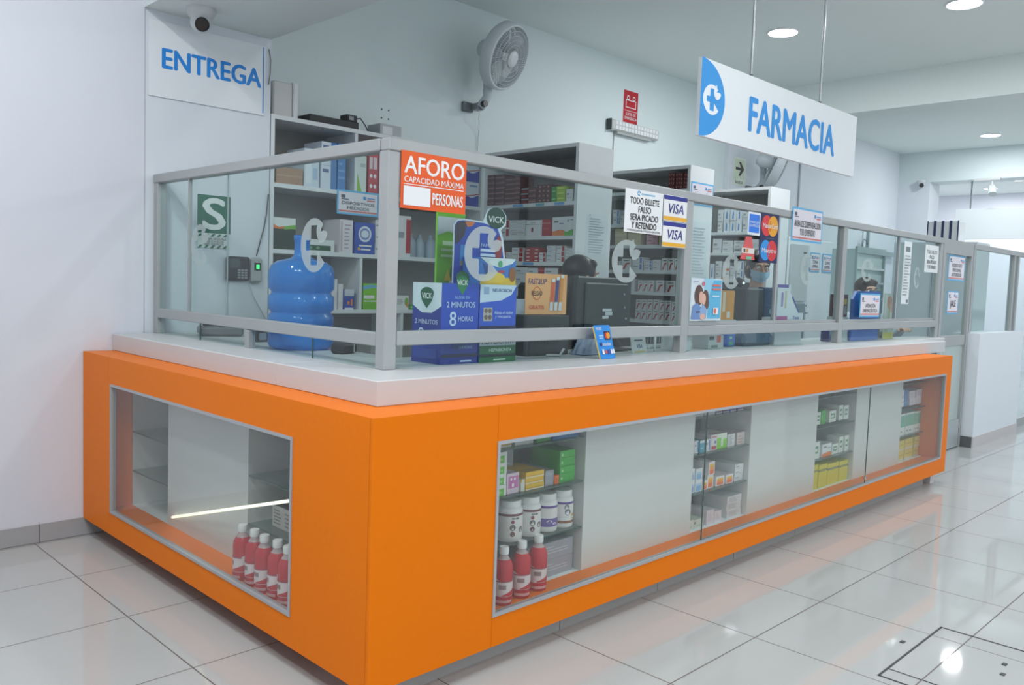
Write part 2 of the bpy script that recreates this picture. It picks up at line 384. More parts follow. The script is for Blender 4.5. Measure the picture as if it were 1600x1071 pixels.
for a, b in ((.53, 1.149), (1.953, 2.481), (3.253, 3.795), (4.564, 5.039)): MB().box(a, b, .135, .434, .19, .19015, M_LAM).build('bay_floor', t)
for a, b in ((.47, 1.014), (1.768, 2.187)): MB().box(.141, .434, a, b, .19, .19015, M_LAM).build('bay_floor', t)
SH = []
for a, b in ((.522, 1.147), (1.955, 2.479), (3.255, 3.793), (4.566, 5.037)):
    for z in (.375, .565, .745):
        mb = MB().box(a, b, .137, .434, z-.006, z, M_SHELFGLASS); mb.box(a, b, .1345, .137, z-.006, z, M_GLASSEDGE); mb.build('glass_shelf', t)
for a, b in ((.47, 1.012), (1.77, 2.187)):
    for z in (.367, .562):
        mb = MB().box(.143, .434, a, b, z-.006, z, M_SHELFGLASS); mb.box(.1405, .143, a, b, z-.006, z, M_GLASSEDGE); mb.build('glass_shelf', t)
mb = MB(); a, b, zc = .14, .174, 1.025                                  # white upstand and worktop
mb.box(a, 5.5, b, .81, ZT, zc, M_LEDGE, .003); mb.box(5.501, 6.095, .37, .60, ZT, zc, M_LEDGE, .003); mb.build('ledge', t)
mb = MB(); mb.box(a, .70, .812, WD, ZT, zc, M_LEDGE, .003); mb.build('ledge', t)
MB().box(5.02, 5.10, .06, .11, 0, ZB, mat((210, 212, 214), .4)).build('foot', t)
# glowing rod added to draw the bright line in the side window
o = MB().tube([(.133, 1.70, .238), (.03, .47, .592)], .006, mat((250, 246, 225), .4, 0, 1.2), 8).build('bright_line_rod')
tag(o, 'thin glowing rod added as the bright line behind the side display glass', 'rod')

# ------------------------------------------------------------------ glass screen on the counter
GX, GY, ZG = .35, .427, 1.856
t = thing('glass_screen', 'aluminium framed glass screen standing on the corner counter', 'screen')
P = .048
def post(x, y, z0=zc, z1=ZG-.045, w=P, d=P): MB().box(x, x+w, y, y+d, z0, z1, M_ALU, .003).build('post', t)
post(GX, GY, w=.055, d=.055)
for x in (2.245, 4.14, 6.03): post(x, GY, w=.062)
post(GX, YW-.05)
MB().box(GX, 6.092, GY-.004, GY+.05, ZG-.045, ZG, M_ALU, .004).build('top_rail', t)
MB().box(GX-.004, GX+.05, GY+.052, YW, ZG-.045, ZG, M_ALU, .004).build('top_rail', t)
for a, b in ((GX+.057, 2.243), (2.309, 4.138), (4.204, 6.028)): MB().box(a, b, GY, GY+.04, 1.112, 1.165, M_ALU, .003).build('middle_rail', t)
MB().box(GX, GX+.04, GY+.057, YW-.052, 1.108, 1.158, M_ALU, .003).build('middle_rail', t)
MB().box(GX, GX+.03, 1.42, 1.46, zc, 1.106, M_ALU).build('post', t)
for a in (3.245, 5.15): MB().box(a, a+.02, GY+.01, GY+.03, 1.167, ZG-.047, M_ALU2).build('pane_edge', t)
for a, b, off in ((GX+.057, 2.243, .02), (2.309, 3.255, .014), (3.245, 4.138, .026), (4.204, 5.16, .014), (5.15, 6.028, .026)):
    if a > 2: MB().box(a, b, GY+off-.006, GY+off+.012, 1.166, 1.185, M_ALU).build('sash_rail', t)
    MB().box(a, b, GY+off, GY+off+.005, 1.166, ZG-.046, M_GLASS).build('glass_pane', t)
for a, b, off in ((GY+.057, 1.68, .014), (1.67, 2.07, .024), (2.05, YW-.052, .014)):
    MB().box(GX+off, GX+off+.005, a, b, 1.16, ZG-.046, M_GLASS).build('glass_pane', t)
MB().box(GX+.0205, GX+.0235, 1.672, 1.680, 1.16, ZG-.046, M_ALU).build('pane_edge', t); MB().box(GX+.006, GX+.0235, 2.054, 2.064, 1.16, ZG-.046, M_ALU).build('pane_edge', t)
for a, b in ((.41, 1.12), (1.125, 2.2), (2.33, 3.2), (3.21, 4.1), (4.22, 5.1), (5.11, 6.02)):
    MB().box(a, b, GY+.014, GY+.019, zc, 1.111, M_GLASS).build('lower_glass', t)
for a, b in ((.49, .92), (.925, 1.41), (1.47, 1.93), (1.935, 2.4)):
    MB().box(GX+.012, GX+.017, a, b, zc, 1.107, M_GLASS).build('lower_glass', t)
MB().box(GX+.0115, GX+.0175, .921, .924, zc, 1.107, M_GLASSEDGE).build('glass_joint', t)
MB().box(GX+.0115, GX+.0175, 1.931, 1.934, zc, 1.107, M_GLASSEDGE).build('glass_joint', t)
# frosted emblems stuck on the panes
for k, (x, z, w, h) in enumerate(((.845, 1.468, .21, .22), (1.78, 1.478, .225, .205), (2.74, 1.46, .2, .19), (3.675, 1.51, .17, .2), (4.59, 1.535, .2, .16), (5.6, 1.51, .13, .17))):
    mb = MB(); emblem(mb, x, z, w, h, GY+(.0195 if k < 2 else .0135 if k in (2, 4) else .0255), M_FROST); mb.build('frosted_emblem', t)
for y, z, w, h in ((1.945, 1.485, .2, .2), (.925, 1.478, .2, .215)):
    mb = MB(); mb.M = Matrix.Translation((GX+.0135, y, z)) @ Matrix.Rotation(-math.pi/2, 4, 'Z'); emblem(mb, 0, 0, w, h, 0, M_FROST); mb.build('frosted_emblem', t)

# ------------------------------------------------------------------ second partition beyond the counter
t = thing('glass_door', 'aluminium framed glass door past the far end of the counter', 'door')
MB().box(6.105, 6.165, GY, GY+.045, 0, ZG-.001, M_ALU).build('door_jamb', t); MB().box(6.835, 6.885, GY, GY+.045, 0, ZG-.001, M_ALU).build('door_jamb', t)
MB().box(6.165, 6.835, GY, GY+.045, ZG-.12, ZG, M_ALU).build('door_head', t)
MB().box(6.17, 6.83, GY+.005, GY+.04, .012, .26, mat((176, 184, 186), .4, .3)).build('kick_panel', t)
MB().box(6.17, 6.83, GY+.008, GY+.037, .94, 1.03, M_ALU).build('door_rail', t)
MB().box(6.17, 6.83, GY+.02, GY+.026, .262, .938, pane('frosted_door_glass', (.78, .88, .86), 1.0, .35)).build('lower_door_glass', t)
MB().box(6.17, 6.83, GY+.02, GY+.026, 1.032, ZG-.122, M_GLASS).build('door_glass', t)
t = thing('low_wall_partition', 'white low wall with a glass screen on top, beyond the glass door', 'partition')
MB().box(6.90, 8.32, .33, .55, 0, 1.045, M_COLUMN).build('low_wall', t)
MB().box(6.895, 6.90, .335, .55, 0, .10, mat((96, 100, 100), .5)).build('skirting', t); MB().box(6.90, 8.32, .322, .33, 0, .10, mat((196, 192, 192), .4)).build('skirting', t)
for x in (6.90, 8.20): MB().box(x, x+.05, GY, GY+.045, 1.045, ZG-.046, M_ALU).build('post', t)
MB().box(6.90, 8.32, GY-.002, GY+.048, ZG-.045, ZG, M_ALU).build('top_rail', t); MB().box(6.955, 8.195, GY+.018, GY+.024, 1.047, ZG-.047, M_GLASS).build('glass_pane', t)
t = thing('glass_partition', 'tall glass partition at the frame edge past the white low wall', 'partition')
MB().box(8.34, 11.2, GY, GY+.045, ZG-.045, ZG, M_ALU).build('top_rail', t); MB().box(8.34, 8.39, GY, GY+.045, 0, ZG-.046, M_ALU).build('post', t); MB().box(11.15, 11.2, GY, GY+.045, 0, ZG-.046, M_ALU).build('post', t)
MB().box(8.392, 11.148, GY+.018, GY+.024, .1, ZG-.047, M_GLASS).build('glass_pane', t); MB().box(8.392, 11.148, GY, GY+.045, 0, .09, M_ALU).build('bottom_rail', t)

# ------------------------------------------------------------------ shelf units behind the counter
def shelving(name, label, loc, rotz, ln, dp, top, boards, divs, group=None, ends=(1, 1)):
    t = thing(name, label, 'shelves', loc, rotz, group); e = .025
    if ends[0]: MB().box(0, e, 0, dp, 0, top, M_LAM).build('side_panel', t)
    if ends[1]: MB().box(ln-e, ln, 0, dp, 0, top, M_LAM).build('side_panel', t)
    a, b = (e if ends[0] else 0), (ln-e if ends[1] else ln)
    MB().box(a, b, dp-.012, dp, 0, top, M_BACK).build('back_panel', t)
    MB().box(a, b, 0, dp-.012, top-.025, top, M_LAM).build('top_board', t)
    for z in boards: MB().box(a, b, 0, dp-.012, z-.025, z, M_LAM).build('shelf', t)
    for x, z0, z1 in divs: MB().box(x, x+.02, .004, dp-.012, z0, z1-.025, M_LAM).build('divider', t)
    return t
YSH = 2.48
tb_ = shelving('wall_shelves', 'white shelf unit along the back wall beside the delivery column', (1.03, YSH, 0), 0, 1.695, .35, 2.285, (1.893, 1.507, 1.151, .76, .38), ((.585, 1.893, 2.285), (.64, 1.151, 1.507), (.98, .76, 1.151), (.80, 1.507, 1.893)))
u1 = shelving('gondola_shelves', 'white shelf unit meeting the wall shelves at the corner', (2.73, YSH, 0), -math.pi/2, .89, .36, 2.28, (1.905, 1.68, 1.505, 1.29, 1.05, .7, .35), ())
u2 = shelving('gondola_shelves', 'white shelf unit in the middle, holding cartons with red slashes', (4.03, YB-.005, 0), -math.pi/2, 1.255, .33, 2.295, (2.12, 1.862, 1.693, 1.492, 1.322, 1.10, .75, .4), ())
u3 = shelving('gondola_shelves', 'white shelf unit under the second fan, farthest along the counter', (5.28, YB-.005, 0), -math.pi/2, 1.255, .345, 2.265, (1.88, 1.695, 1.456, 1.22, .95, .6), ())
for z, ys in ((1.8925, ((.30, .10, 1), (.52, .08, 0), (.69, .09, 1))), (1.492, ((.42, .1, 1),))):          # shelf edge price strips on the corner unit
    for a, w, k in ys:
        mb = MB(); mb.box(a, a+w, -.0015, -.0002, z-.009, z+.009, mat((96, 160, 214) if k else (90, 168, 190), .5))
        mb.build('price_strip', u1)

# cartons ---------------------------------------------------------------
G1, G2 = (150, 156, 164), (186, 190, 196)
RED, MAR, GRN, LIM, BLU, NAV, YEL, ORA = (176, 34, 44), (92, 40, 44), (52, 160, 62), (166, 204, 48), (48, 96, 178), (34, 48, 120), (236, 186, 40), (232, 132, 60)
def wave(z0, z1, n=8, ph=0): return [(0, 0), (1, 0)]+[(1-i/n, (z0+z1)/2+(z1-z0)/2*math.sin(ph+5*i/n)) for i in range(n+1)]
TXT = lines(.12, .8, .35, .75, 3, G1, 3)
ST = {
 'brown': ((170, 136, 110), 'brown cardboard box', [('r', 0, .47, 1, .53, (188, 160, 134))]),
 'pack': ((206, 220, 230), 'clear plastic wrapped pack', [('r', .1, .1, .5, .9, (226, 234, 240)), ('r', .6, .2, .9, .5, (170, 196, 220))]),
 'bluepack': ((214, 224, 236), 'white pack with blue edge', [('r', .62, 0, 1, 1, (72, 128, 190)), ('r', .1, .7, .5, .85, (90, 110, 150))]),
 'blueplain': ((70, 132, 196), 'blue pack', lines(.1, .9, .2, .8, 4, (110, 160, 214), 2)),
 'leafy': ((218, 226, 220), 'white carton with green leaf edge', [('p', [(0, 0), (.6, 0), (.1, .55), (0, .9)], (140, 196, 60)), ('r', .4, .7, .9, .8, G2)]),
 'redprint': ((196, 64, 76), 'red printed carton', [('r', .1, .62, .42, .92, (232, 210, 214)), ('r', .52, .62, .86, .92, (232, 210, 214)), ('e', .27, .45, .14, .05, WHITE), ('e', .68, .45, .14, .05, WHITE), ('e', .27, .2, .14, .05, WHITE), ('e', .68, .2, .14, .05, WHITE)]),
 'pink': ((206, 150, 160), 'pink carton', lines(.1, .9, .2, .8, 4, (176, 110, 124), 2)),
 'whitebluewave': ((212, 220, 230), 'white carton with blue wave', [('p', wave(.35, .5, 8, 2.2), (40, 66, 168)), ('p', [(0, .36), (1, .5), (1, .54), (0, .4)], (190, 80, 80)), ('r', .35, .8, .9, .88, (120, 150, 190))]),
 'blackwave': ((34, 58, 44), 'dark green box with orange wave', [('r', 0, .66, 1, 1, (226, 230, 228)), ('p', [(0, .66), (.25, .64), (.5, .66), (.5, .74), (.25, .70), (0, .78)], (222, 120, 50)), ('p', [(.48, .63), (.8, .66), (1, .66), (1, .80), (.75, .77), (.48, .73)], (120, 180, 70))]),
 'whitegreenband': ((224, 230, 228), 'white carton with dark green band', [('r', .03, .08, .9, .52, (28, 84, 56)), ('e', .15, .3, .05, .12, (120, 160, 130)), ('e', .35, .3, .05, .12, (120, 160, 130)), ('e', .55, .3, .05, .12, (120, 160, 130))]),
 'whitepink': ((226, 222, 226), 'tall white carton with pale print', [('r', .06, .05, .2, .95, (200, 178, 188))]+lines(.35, .9, .1, .9, 7, (180, 160, 172), 4)),
 'bluebadge': ((40, 84, 184), 'blue leaflet box with round badge', [('e', .5, .64, .34, .26, (226, 232, 244)), ('e', .5, .64, .26, .19, (120, 140, 200)), ('e', .5, .64, .2, .12, (226, 232, 244)), ('r', .2, .24, .85, .29, WHITE), ('r', .3, .12, .8, .17, WHITE), ('e', .2, .16, .07, .05, YEL)]),
 'whitered': ((226, 226, 228), 'white carton with red end', [('r', .68, .08, 1, .92, RED), ('r', .1, .45, .55, .6, G1)]),
 'greenbox': (GRN, 'small green box', [('r', .1, .3, .8, .6, (150, 210, 120))]),
 'whitetall': ((226, 224, 228), 'tall white carton', lines(.15, .85, .1, .3, 3, G2, 5)),
 'bluepill': ((40, 76, 172), 'blue carton with white top', [('r', 0, .66, 1, 1, (206, 212, 222)), ('r', .3, .25, .55, .4, ORA), ('r', .68, .18, .86, .5, ORA), ('r', .05, 0, .95, .08, WHITE)]),
 'wipes': ((128, 200, 40), 'green wipes pack with white print', [('p', [(0, .75), (.6, .85), (1, .7), (1, .86), (.5, .96), (0, .9)], (110, 180, 220)), ('r', .05, .42, .62, .54, WHITE), ('r', .05, .3, .95, .34, WHITE), ('r', 0, 0, 1, .22, (110, 186, 34))]),
 'lime': (LIM, 'lime green carton', [('r', .1, .55, .9, .75, (214, 232, 130)), ('r', 0, .2, 1, .26, (130, 176, 30))]),
 'whitefruit': ((228, 230, 228), 'white carton with fruit print', [('e', .86, .55, .12, .3, (120, 180, 60)), ('e', .92, .35, .07, .2, (226, 140, 60))]+TXT),
 'maroon': (MAR, 'maroon carton', [('r', 0, .3, 1, .46, (160, 116, 114)), ('r', 0, .86, 1, 1, (44, 16, 20)), ('r', .7, .55, .9, .75, (140, 92, 92))]),
 'maroonlight': ((112, 44, 52), 'maroon carton with pale lid', [('r', 0, .72, 1, 1, (172, 176, 184)), ('r', .3, .2, .7, .4, (186, 60, 80))]),
 'maroondots': ((80, 34, 36), 'maroon carton with pale dots', [('e', .2, .5, .07, .24, (172, 120, 116)), ('e', .5, .55, .09, .2, (150, 96, 92)), ('e', .8, .45, .07, .24, (172, 120, 116))]),
 'green': (GRN, 'green carton', [('r', .1, .3, .9, .5, (120, 206, 140))]),
 'whiteplain': ((222, 225, 228), 'white carton', [('r', .1, .5, .5, .66, G1), ('r', .1, .25, .8, .33, G2)]),
 'whiteseal': ((224, 226, 228), 'white carton with red seal', [('e', .42, .4, .07, .16, (150, 30, 50)), ('r', 0, .72, 1, .75, (120, 124, 130)), ('r', .3, .8, .6, .9, G2)]),
 'red': (RED, 'red carton', [('r', 0, .76, 1, .8, (220, 150, 150)), ('r', .2, .4, .8, .5, (200, 70, 70))]),
 'whiteorange': ((222, 226, 230), 'white carton with orange wave', [('p', wave(.24, .34), ORA), ('r', .15, .7, .5, .8, (110, 120, 110)), ('r', .6, .62, .9, .68, (110, 140, 180))]),
 'whitegreenwave': ((222, 226, 230), 'white carton with green wave', [('p', wave(.2, .34, 8, 1), (80, 176, 60)), ('r', .3, .72, .5, .84, (150, 170, 150)), ('r', .6, .8, .95, .84, (110, 140, 180))]),
 'redbands': ((178, 34, 40), 'red carton with white bands', [('r', .05, .25, .3, .5, (236, 220, 220)), ('r', .7, .25, .95, .5, (236, 220, 220))]),
 'whiteblue': ((222, 226, 232), 'white carton with blue stripe', [('r', .72, .1, .92, .9, (72, 130, 196)), ('r', .1, .55, .55, .7, G1)]),
 'tan': ((206, 196, 164), 'cream carton', [('r', .0, .42, 1, .47, (180, 168, 134))]),
 'pinkish': ((200, 160, 170), 'pink printed carton', [('r', .1, .6, .5, .8, (160, 90, 110)), ('r', .2, .2, .8, .35, (176, 110, 130))]),
 'redslash': ((220, 222, 224), 'white carton with red slash', [('p', [(.12, .08), (.36, .08), (.66, .62), (.42, .62)], (176, 44, 50)), ('p', [(.52, .5), (.58, .66), (.86, .66), (.8, .5)], (176, 44, 50)), ('r', .2, .78, .8, .86, (90, 92, 96))]),
 'whitebluedrop': ((222, 228, 234), 'white carton with blue drop', [('p', [(.34, .12), (.62, .12), (.62, .6), (.5, .86), (.38, .6)], (66, 134, 200))]),
 'greenwhite': ((226, 232, 226), 'green and white carton', [('r', 0, 0, .75, .66, (110, 196, 70)), ('r', .1, .2, .6, .4, (150, 216, 110))]),
 'pinkwhite': ((226, 206, 222), 'pink and white carton', [('r', .1, .25, .95, .85, (206, 120, 184)), ('e', .35, .7, .08, .07, WHITE), ('e', .65, .7, .08, .07, WHITE), ('e', .5, .4, .1, .1, WHITE)]),
 'whiteyellow': ((224, 222, 212), 'slim white carton with yellow edge', [('r', 0, .75, .4, 1, YEL)]),
 'yellow': ((234, 188, 34), 'yellow carton', [('r', .05, .3, .95, .36, (190, 140, 20)), ('r', 0, 0, 1, .16, (236, 232, 214))]),
 'grey': ((158, 162, 172), 'grey carton', lines(.1, .9, .3, .8, 3, (190, 194, 202), 2)),
 'orangesmall': ((238, 112, 40), 'small orange carton', lines(.2, .8, .2, .8, 4, (200, 80, 20), 2)),
 'greenpile': ((64, 176, 66), 'bright green carton', [('r', .05, .1, .95, .16, (40, 130, 46)), ('e', .15, .5, .06, .2, (150, 220, 140))]),
 'maroonwhite': ((226, 222, 224), 'white carton with maroon edge', [('r', 0, .7, 1, 1, (150, 60, 90)), ('r', 0, 0, 1, .1, (150, 60, 90))]),
 'whitelilac': ((222, 216, 224), 'pale lilac carton', lines(.15, .85, .2, .8, 5, (190, 180, 200), 6)),
 'teal': ((60, 160, 186), 'teal and white carton', [('r', 0, .8, 1, 1, (214, 226, 232)), ('r', .2, .3, .8, .4, (150, 206, 220))]),
 'whiteredfoot': ((226, 222, 226), 'white carton with red foot', [('r', .1, .05, .9, .26, (196, 56, 66)), ('r', .1, .8, .9, .9, (200, 120, 130)), ('e', .7, .5, .16, .1, (110, 90, 150))]),
 'limewhite': ((226, 234, 222), 'white carton with lime panels', [('r', 0, .05, .42, .7, (130, 214, 50)), ('r', .62, .05, 1, .6, (130, 214, 50)), ('r', 0, 0, 1, .12, (130, 214, 50))]),
 'whiteprint': ((218, 220, 222), 'white carton with grey print', lines(.1, .9, .15, .9, 6, G1, 9)),
 'pinkprint': ((206, 196, 196), 'grey pink carton', lines(.15, .8, .1, .8, 3, (200, 150, 120), 8)),
 'whitebluefade': ((224, 230, 236), 'white carton with pale blue panel', [('r', .12, .06, .88, .5, (132, 178, 222)), ('r', .12, .5, .88, .7, (176, 206, 232))]),
 'orangefade': ((230, 226, 228), 'white carton with orange panel', [('r', .14, .06, .88, .4, (240, 112, 60)), ('r', .14, .4, .88, .66, (242, 160, 50)), ('r', .14, .66, .88, .8, (236, 196, 70))]),
 'palegreen': ((206, 214, 206), 'pale grey green carton', [('r', 0, .5, .18, .8, (120, 150, 136)), ('r', .2, .2, .8, .4, (184, 196, 186))]),
 'whitegreen': ((220, 228, 222), 'white carton with green label', [('r', .2, .3, .8, .75, (96, 150, 116)), ('r', .3, .42, .7, .6, (220, 228, 222))]),
 'yellowstrip': ((212, 206, 48), 'big yellow carton with dark strip', [('r', 0, .70, 1, .79, (92, 100, 84)), ('r', .1, .73, .9, .76, (190, 190, 110))]),
 'tealband': ((222, 228, 226), 'white carton with teal band', [('r', 0, .38, 1, .92, (120, 186, 164)), ('r', .15, .14, .3, .2, (90, 110, 104)), ('r', .5, .14, .64, .2, (90, 110, 104))]),
 'yellowband': ((222, 206, 96), 'yellow carton with pale band', [('r', 0, .0, 1, .2, (220, 216, 190)), ('r', .1, .5, .9, .6, (200, 176, 60))]),
}
CM = {}
def carton_mesh(s):
    if s not in CM:
        base, _, el = ST[s]; mb = MB(); mb.box(0, 1, 0, 1, 0, 1, mat(base, .42))
        for k, e in enumerate(el):
            c = mat(e[-1], .42); y = -.004*(k+1)/max(4, len(el))*4/4
            if e[0] == 'r': mb.poly([(e[1], y, e[2]), (e[3], y, e[2]), (e[3], y, e[4]), (e[1], y, e[4])], c)
            elif e[0] == 'e': mb.poly([(a, y, b) for a, b in ellipse(e[1], e[2], e[3], e[4], n=14)], c)
            else: mb.poly([(a, y, b) for a, b in e[1]], c)
        if s not in ('brown', 'pack', 'whiteplain', 'tan'): mb.poly([(.0, .002, 1.004), (1, .002, 1.004), (1, .30, 1.004), (.0, .30, 1.004)], mat(tuple(int(v*.9) for v in base), .42))
        CM[s] = mb.mesh('carton')
    return CM[s]
ORD = 'first second third fourth fifth sixth seventh eighth ninth tenth eleventh'.split()
H = -math.pi/2
SHELF = {  # id: (origin, rotz, board front offset, usable end, phrase, counted from)
 'B1': ((0, YSH, 0), 0, 2.70, 'on the top wall shelf', 'from the column'), 'B2': ((0, YSH, 0), 0, 2.70, 'on the second wall shelf', 'from the column'), 'B3': ((0, YSH, 0), 0, 2.70, 'on the third wall shelf', 'from the column'),
 'U11': ((2.73, YSH, 0), H, .862, 'on corner unit, upper shelf', 'from the corner'), 'U12': ((2.73, YSH, 0), H, .862, 'on corner unit, second shelf', 'from the corner'),
 'U13': ((2.73, YSH, 0), H, .862, 'on corner unit, third shelf', 'from the corner'), 'U14': ((2.73, YSH, 0), H, .862, 'on corner unit, fourth shelf', 'from the corner'),
 'U21': ((4.03, YB, 0), H, 1.23, 'on middle unit, top shelf', 'from the wall'), 'U22': ((4.03, YB, 0), H, 1.23, 'on middle unit, second shelf', 'from the wall'), 'U23': ((4.03, YB, 0), H, 1.23, 'on middle unit, third shelf', 'from the wall'),
 'U24': ((4.03, YB, 0), H, 1.23, 'on middle unit, fourth shelf', 'from the wall'), 'U25': ((4.03, YB, 0), H, 1.23, 'on middle unit, fifth shelf', 'from the wall'), 'U26': ((4.03, YB, 0), H, 1.23, 'on middle unit, lowest shelf', 'from the wall'),
 'U31': ((5.28, YB, 0), H, 1.23, 'on far unit, upper shelf', 'from the wall'), 'U32': ((5.28, YB, 0), H, 1.23, 'on far unit, second shelf', 'from the wall'), 'U33': ((5.28, YB, 0), H, 1.23, 'on far unit, third shelf', 'from the wall'),
 'F1m': ((0, .15, 0), 0, 1.14, 'in first glass bay, upper shelf', 'along'), 'F1f': ((0, .15, 0), 0, 1.14, 'in first glass bay, bottom', 'along'),
 'F2m': ((0, .15, 0), 0, 2.475, 'in second glass bay, upper shelf', 'along'), 'F2l': ((0, .15, 0), 0, 2.475, 'in second glass bay, lower shelf', 'along'), 'F2f': ((0, .15, 0), 0, 2.475, 'in second glass bay, bottom', 'along'), 'F2u': ((0, .15, 0), 0, 2.475, 'in second glass bay, highest shelf', 'along'),
 'F1u': ((0, .15, 0), 0, 1.14, 'in first glass bay, highest shelf', 'along'), 'F1b': ((0, .27, 0), 0, 1.14, 'in first glass bay, rear of upper shelf', 'along'),
 'F3m': ((0, .15, 0), 0, 3.79, 'in third glass bay, upper shelf', 'along'), 'F3l': ((0, .15, 0), 0, 3.79, 'in third glass bay, lower shelf', 'along'), 'F3f': ((0, .15, 0), 0, 3.79, 'in third glass bay, bottom', 'along'),
 'F4m': ((0, .15, 0), 0, 5.033, 'in last glass bay, upper shelf', 'along'), 'F4l': ((0, .15, 0), 0, 5.033, 'in last glass bay, lower shelf', 'along'), 'F4f': ((0, .15, 0), 0, 5.033, 'in last glass bay, bottom', 'along'),
}
LEVEL = {1: [''], 2: ['lower ', 'upper '], 3: ['bottom ', 'middle ', 'top '], 4: ['bottom ', 'second up ', 'third up ', 'top '], 5: ['bottom ', 'second up ', 'middle ', 'fourth up ', 'top '], 6: ['bottom ', 'second up ', 'third up ', 'fourth up ', 'fifth up ', 'top ']}
ROOM = {'U12': .19, 'U13': .142, 'U14': .182, 'U24': .16, 'U25': .13, 'U26': .185, 'U23': .135, 'U22': .22, 'U21': .14, 'U32': .15, 'U33': .2, 'F1m': .165, 'F2m': .165, 'F2l': .175, 'F2f': .17, 'F3m': .155, 'F3l': .175, 'F3f': .17, 'F4m': .155, 'F4l': .175, 'F4f': .17, 'F1f': .17, 'F1b': .165, 'B1': .35, 'B2': .35, 'B3': .32}   # headroom under the next board
def fill(sid, z, items):
    (ox, oy, _), rz, end, phrase, frm = SHELF[sid]; rn = random.Random(sid)
    for i, (s, u, w, n, h, d) in enumerate(items):
        if sid[0] == 'U' and u < .032: w -= .032-u; u = .032
        lo = {'F1': .525, 'F2': 1.957, 'F3': 3.257, 'F4': 4.569}.get(sid[:2], 0)
        if u < lo: w -= lo-u; u = lo
        if u+w > end: w = end-u
        if w < .02: continue
        h = min(h, ROOM.get(sid, .3)/n)
        for k in range(n):
            o = bpy.data.objects.new('medicine_carton', carton_mesh(s)); COL.objects.link(o)
            j = rn.uniform(.002, .008)
            lx, ly = u, .004+j
            if rz: o.location = (ox+ly, oy-lx, z+h*k+.0002)
            else: o.location = (ox+lx, oy+ly, z+h*k+.0002)
            o.rotation_euler = (0, 0, rz); o.scale = (w, d, h*.992)
            tag(o, '%s%s %s, %s %s' % (LEVEL[n][k], ST[s][1], phrase, ORD[i], 'along' if frm == 'along' else frm), 'carton', 'cartons '+phrase)
fill('B1', 1.893, [('brown', 1.073, 0.174, 1, 0.098, 0.25), ('pack', 1.259, 0.102, 1, 0.23, 0.2), ('bluepack', 1.374, 0.109, 2, 0.1425, 0.2), ('blueplain', 1.493, 0.056, 1, 0.29, 0.2), ('leafy', 1.631, 0.078, 1, 0.235, 0.2), ('redprint', 1.723, 0.075, 1, 0.259, 0.18), ('pink', 1.808, 0.045, 1, 0.276, 0.18), ('whitebluewave', 2.418, 0.125, 2, 0.1635, 0.2), ('whitebluewave', 2.549, 0.135, 2, 0.1725, 0.2)])
fill('B2', 1.507, [('blackwave', 1.059, 0.148, 1, 0.188, 0.22), ('whitegreenband', 1.221, 0.261, 1, 0.073, 0.2), ('whitepink', 1.518, 0.095, 1, 0.21, 0.2), ('bluebadge', 1.632, 0.149, 1, 0.201, 0.12), ('whitered', 1.79, 0.067, 3, 0.0753, 0.16), ('whitered', 1.955, 0.123, 1, 0.271, 0.2)])
fill('B3', 1.151, [('greenbox', 1.38, 0.041, 1, 0.023, 0.12), ('whitetall', 1.428, 0.08, 1, 0.191, 0.15), ('whitetall', 1.518, 0.033, 1, 0.161, 0.15), ('bluepill', 1.561, 0.072, 1, 0.13, 0.1), ('wipes', 1.706, 0.142, 1, 0.17, 0.15), ('lime', 1.859, 0.067, 1, 0.161, 0.15), ('whitefruit', 1.943, 0.134, 1, 0.095, 0.13), ('greenbox', 2.089, 0.055, 1, 0.036, 0.12)])
fill('U11', 1.905, [('maroon', 0.004, 0.094, 6, 0.0362, 0.1), ('maroon', 0.111, 0.092, 6, 0.0358, 0.1), ('maroon', 0.21, 0.146, 6, 0.0322, 0.14), ('maroonlight', 0.37, 0.068, 3, 0.0357, 0.1), ('maroon', 0.444, 0.067, 3, 0.0357, 0.1), ('maroondots', 0.522, 0.124, 4, 0.0308, 0.12), ('green', 0.653, 0.04, 2, 0.0505, 0.1), ('lime', 0.699, 0.074, 3, 0.034, 0.1), ('whiteplain', 0.784, 0.056, 1, 0.081, 0.1), ('whiteplain', 0.857, 0.044, 2, 0.0385, 0.1)])
fill('U12', 1.68, [('whiteplain', 0.018, 0.147, 2, 0.047, 0.12), ('whitered', 0.177, 0.084, 2, 0.059, 0.12), ('whiteplain', 0.268, 0.15, 4, 0.0285, 0.12), ('whiteseal', 0.424, 0.152, 1, 0.11, 0.16), ('red', 0.581, 0.077, 1, 0.111, 0.1), ('whiteorange', 0.669, 0.109, 1, 0.125, 0.12), ('whitegreenwave', 0.783, 0.122, 1, 0.126, 0.12)])
fill('U13', 1.505, [('whiteplain', 0.027, 0.087, 3, 0.0317, 0.1), ('red', 0.128, 0.105, 2, 0.038, 0.1), ('whiteplain', 0.239, 0.052, 2, 0.0335, 0.1), ('whitered', 0.296, 0.107, 3, 0.0327, 0.12), ('redbands', 0.434, 0.121, 4, 0.0245, 0.14), ('whitered', 0.562, 0.054, 2, 0.0315, 0.08), ('whiteplain', 0.632, 0.076, 4, 0.0275, 0.1), ('whitered', 0.719, 0.068, 3, 0.0363, 0.1), ('whiteplain', 0.799, 0.062, 4, 0.023, 0.1), ('whiteplain', 0.865, 0.055, 5, 0.025, 0.1)])
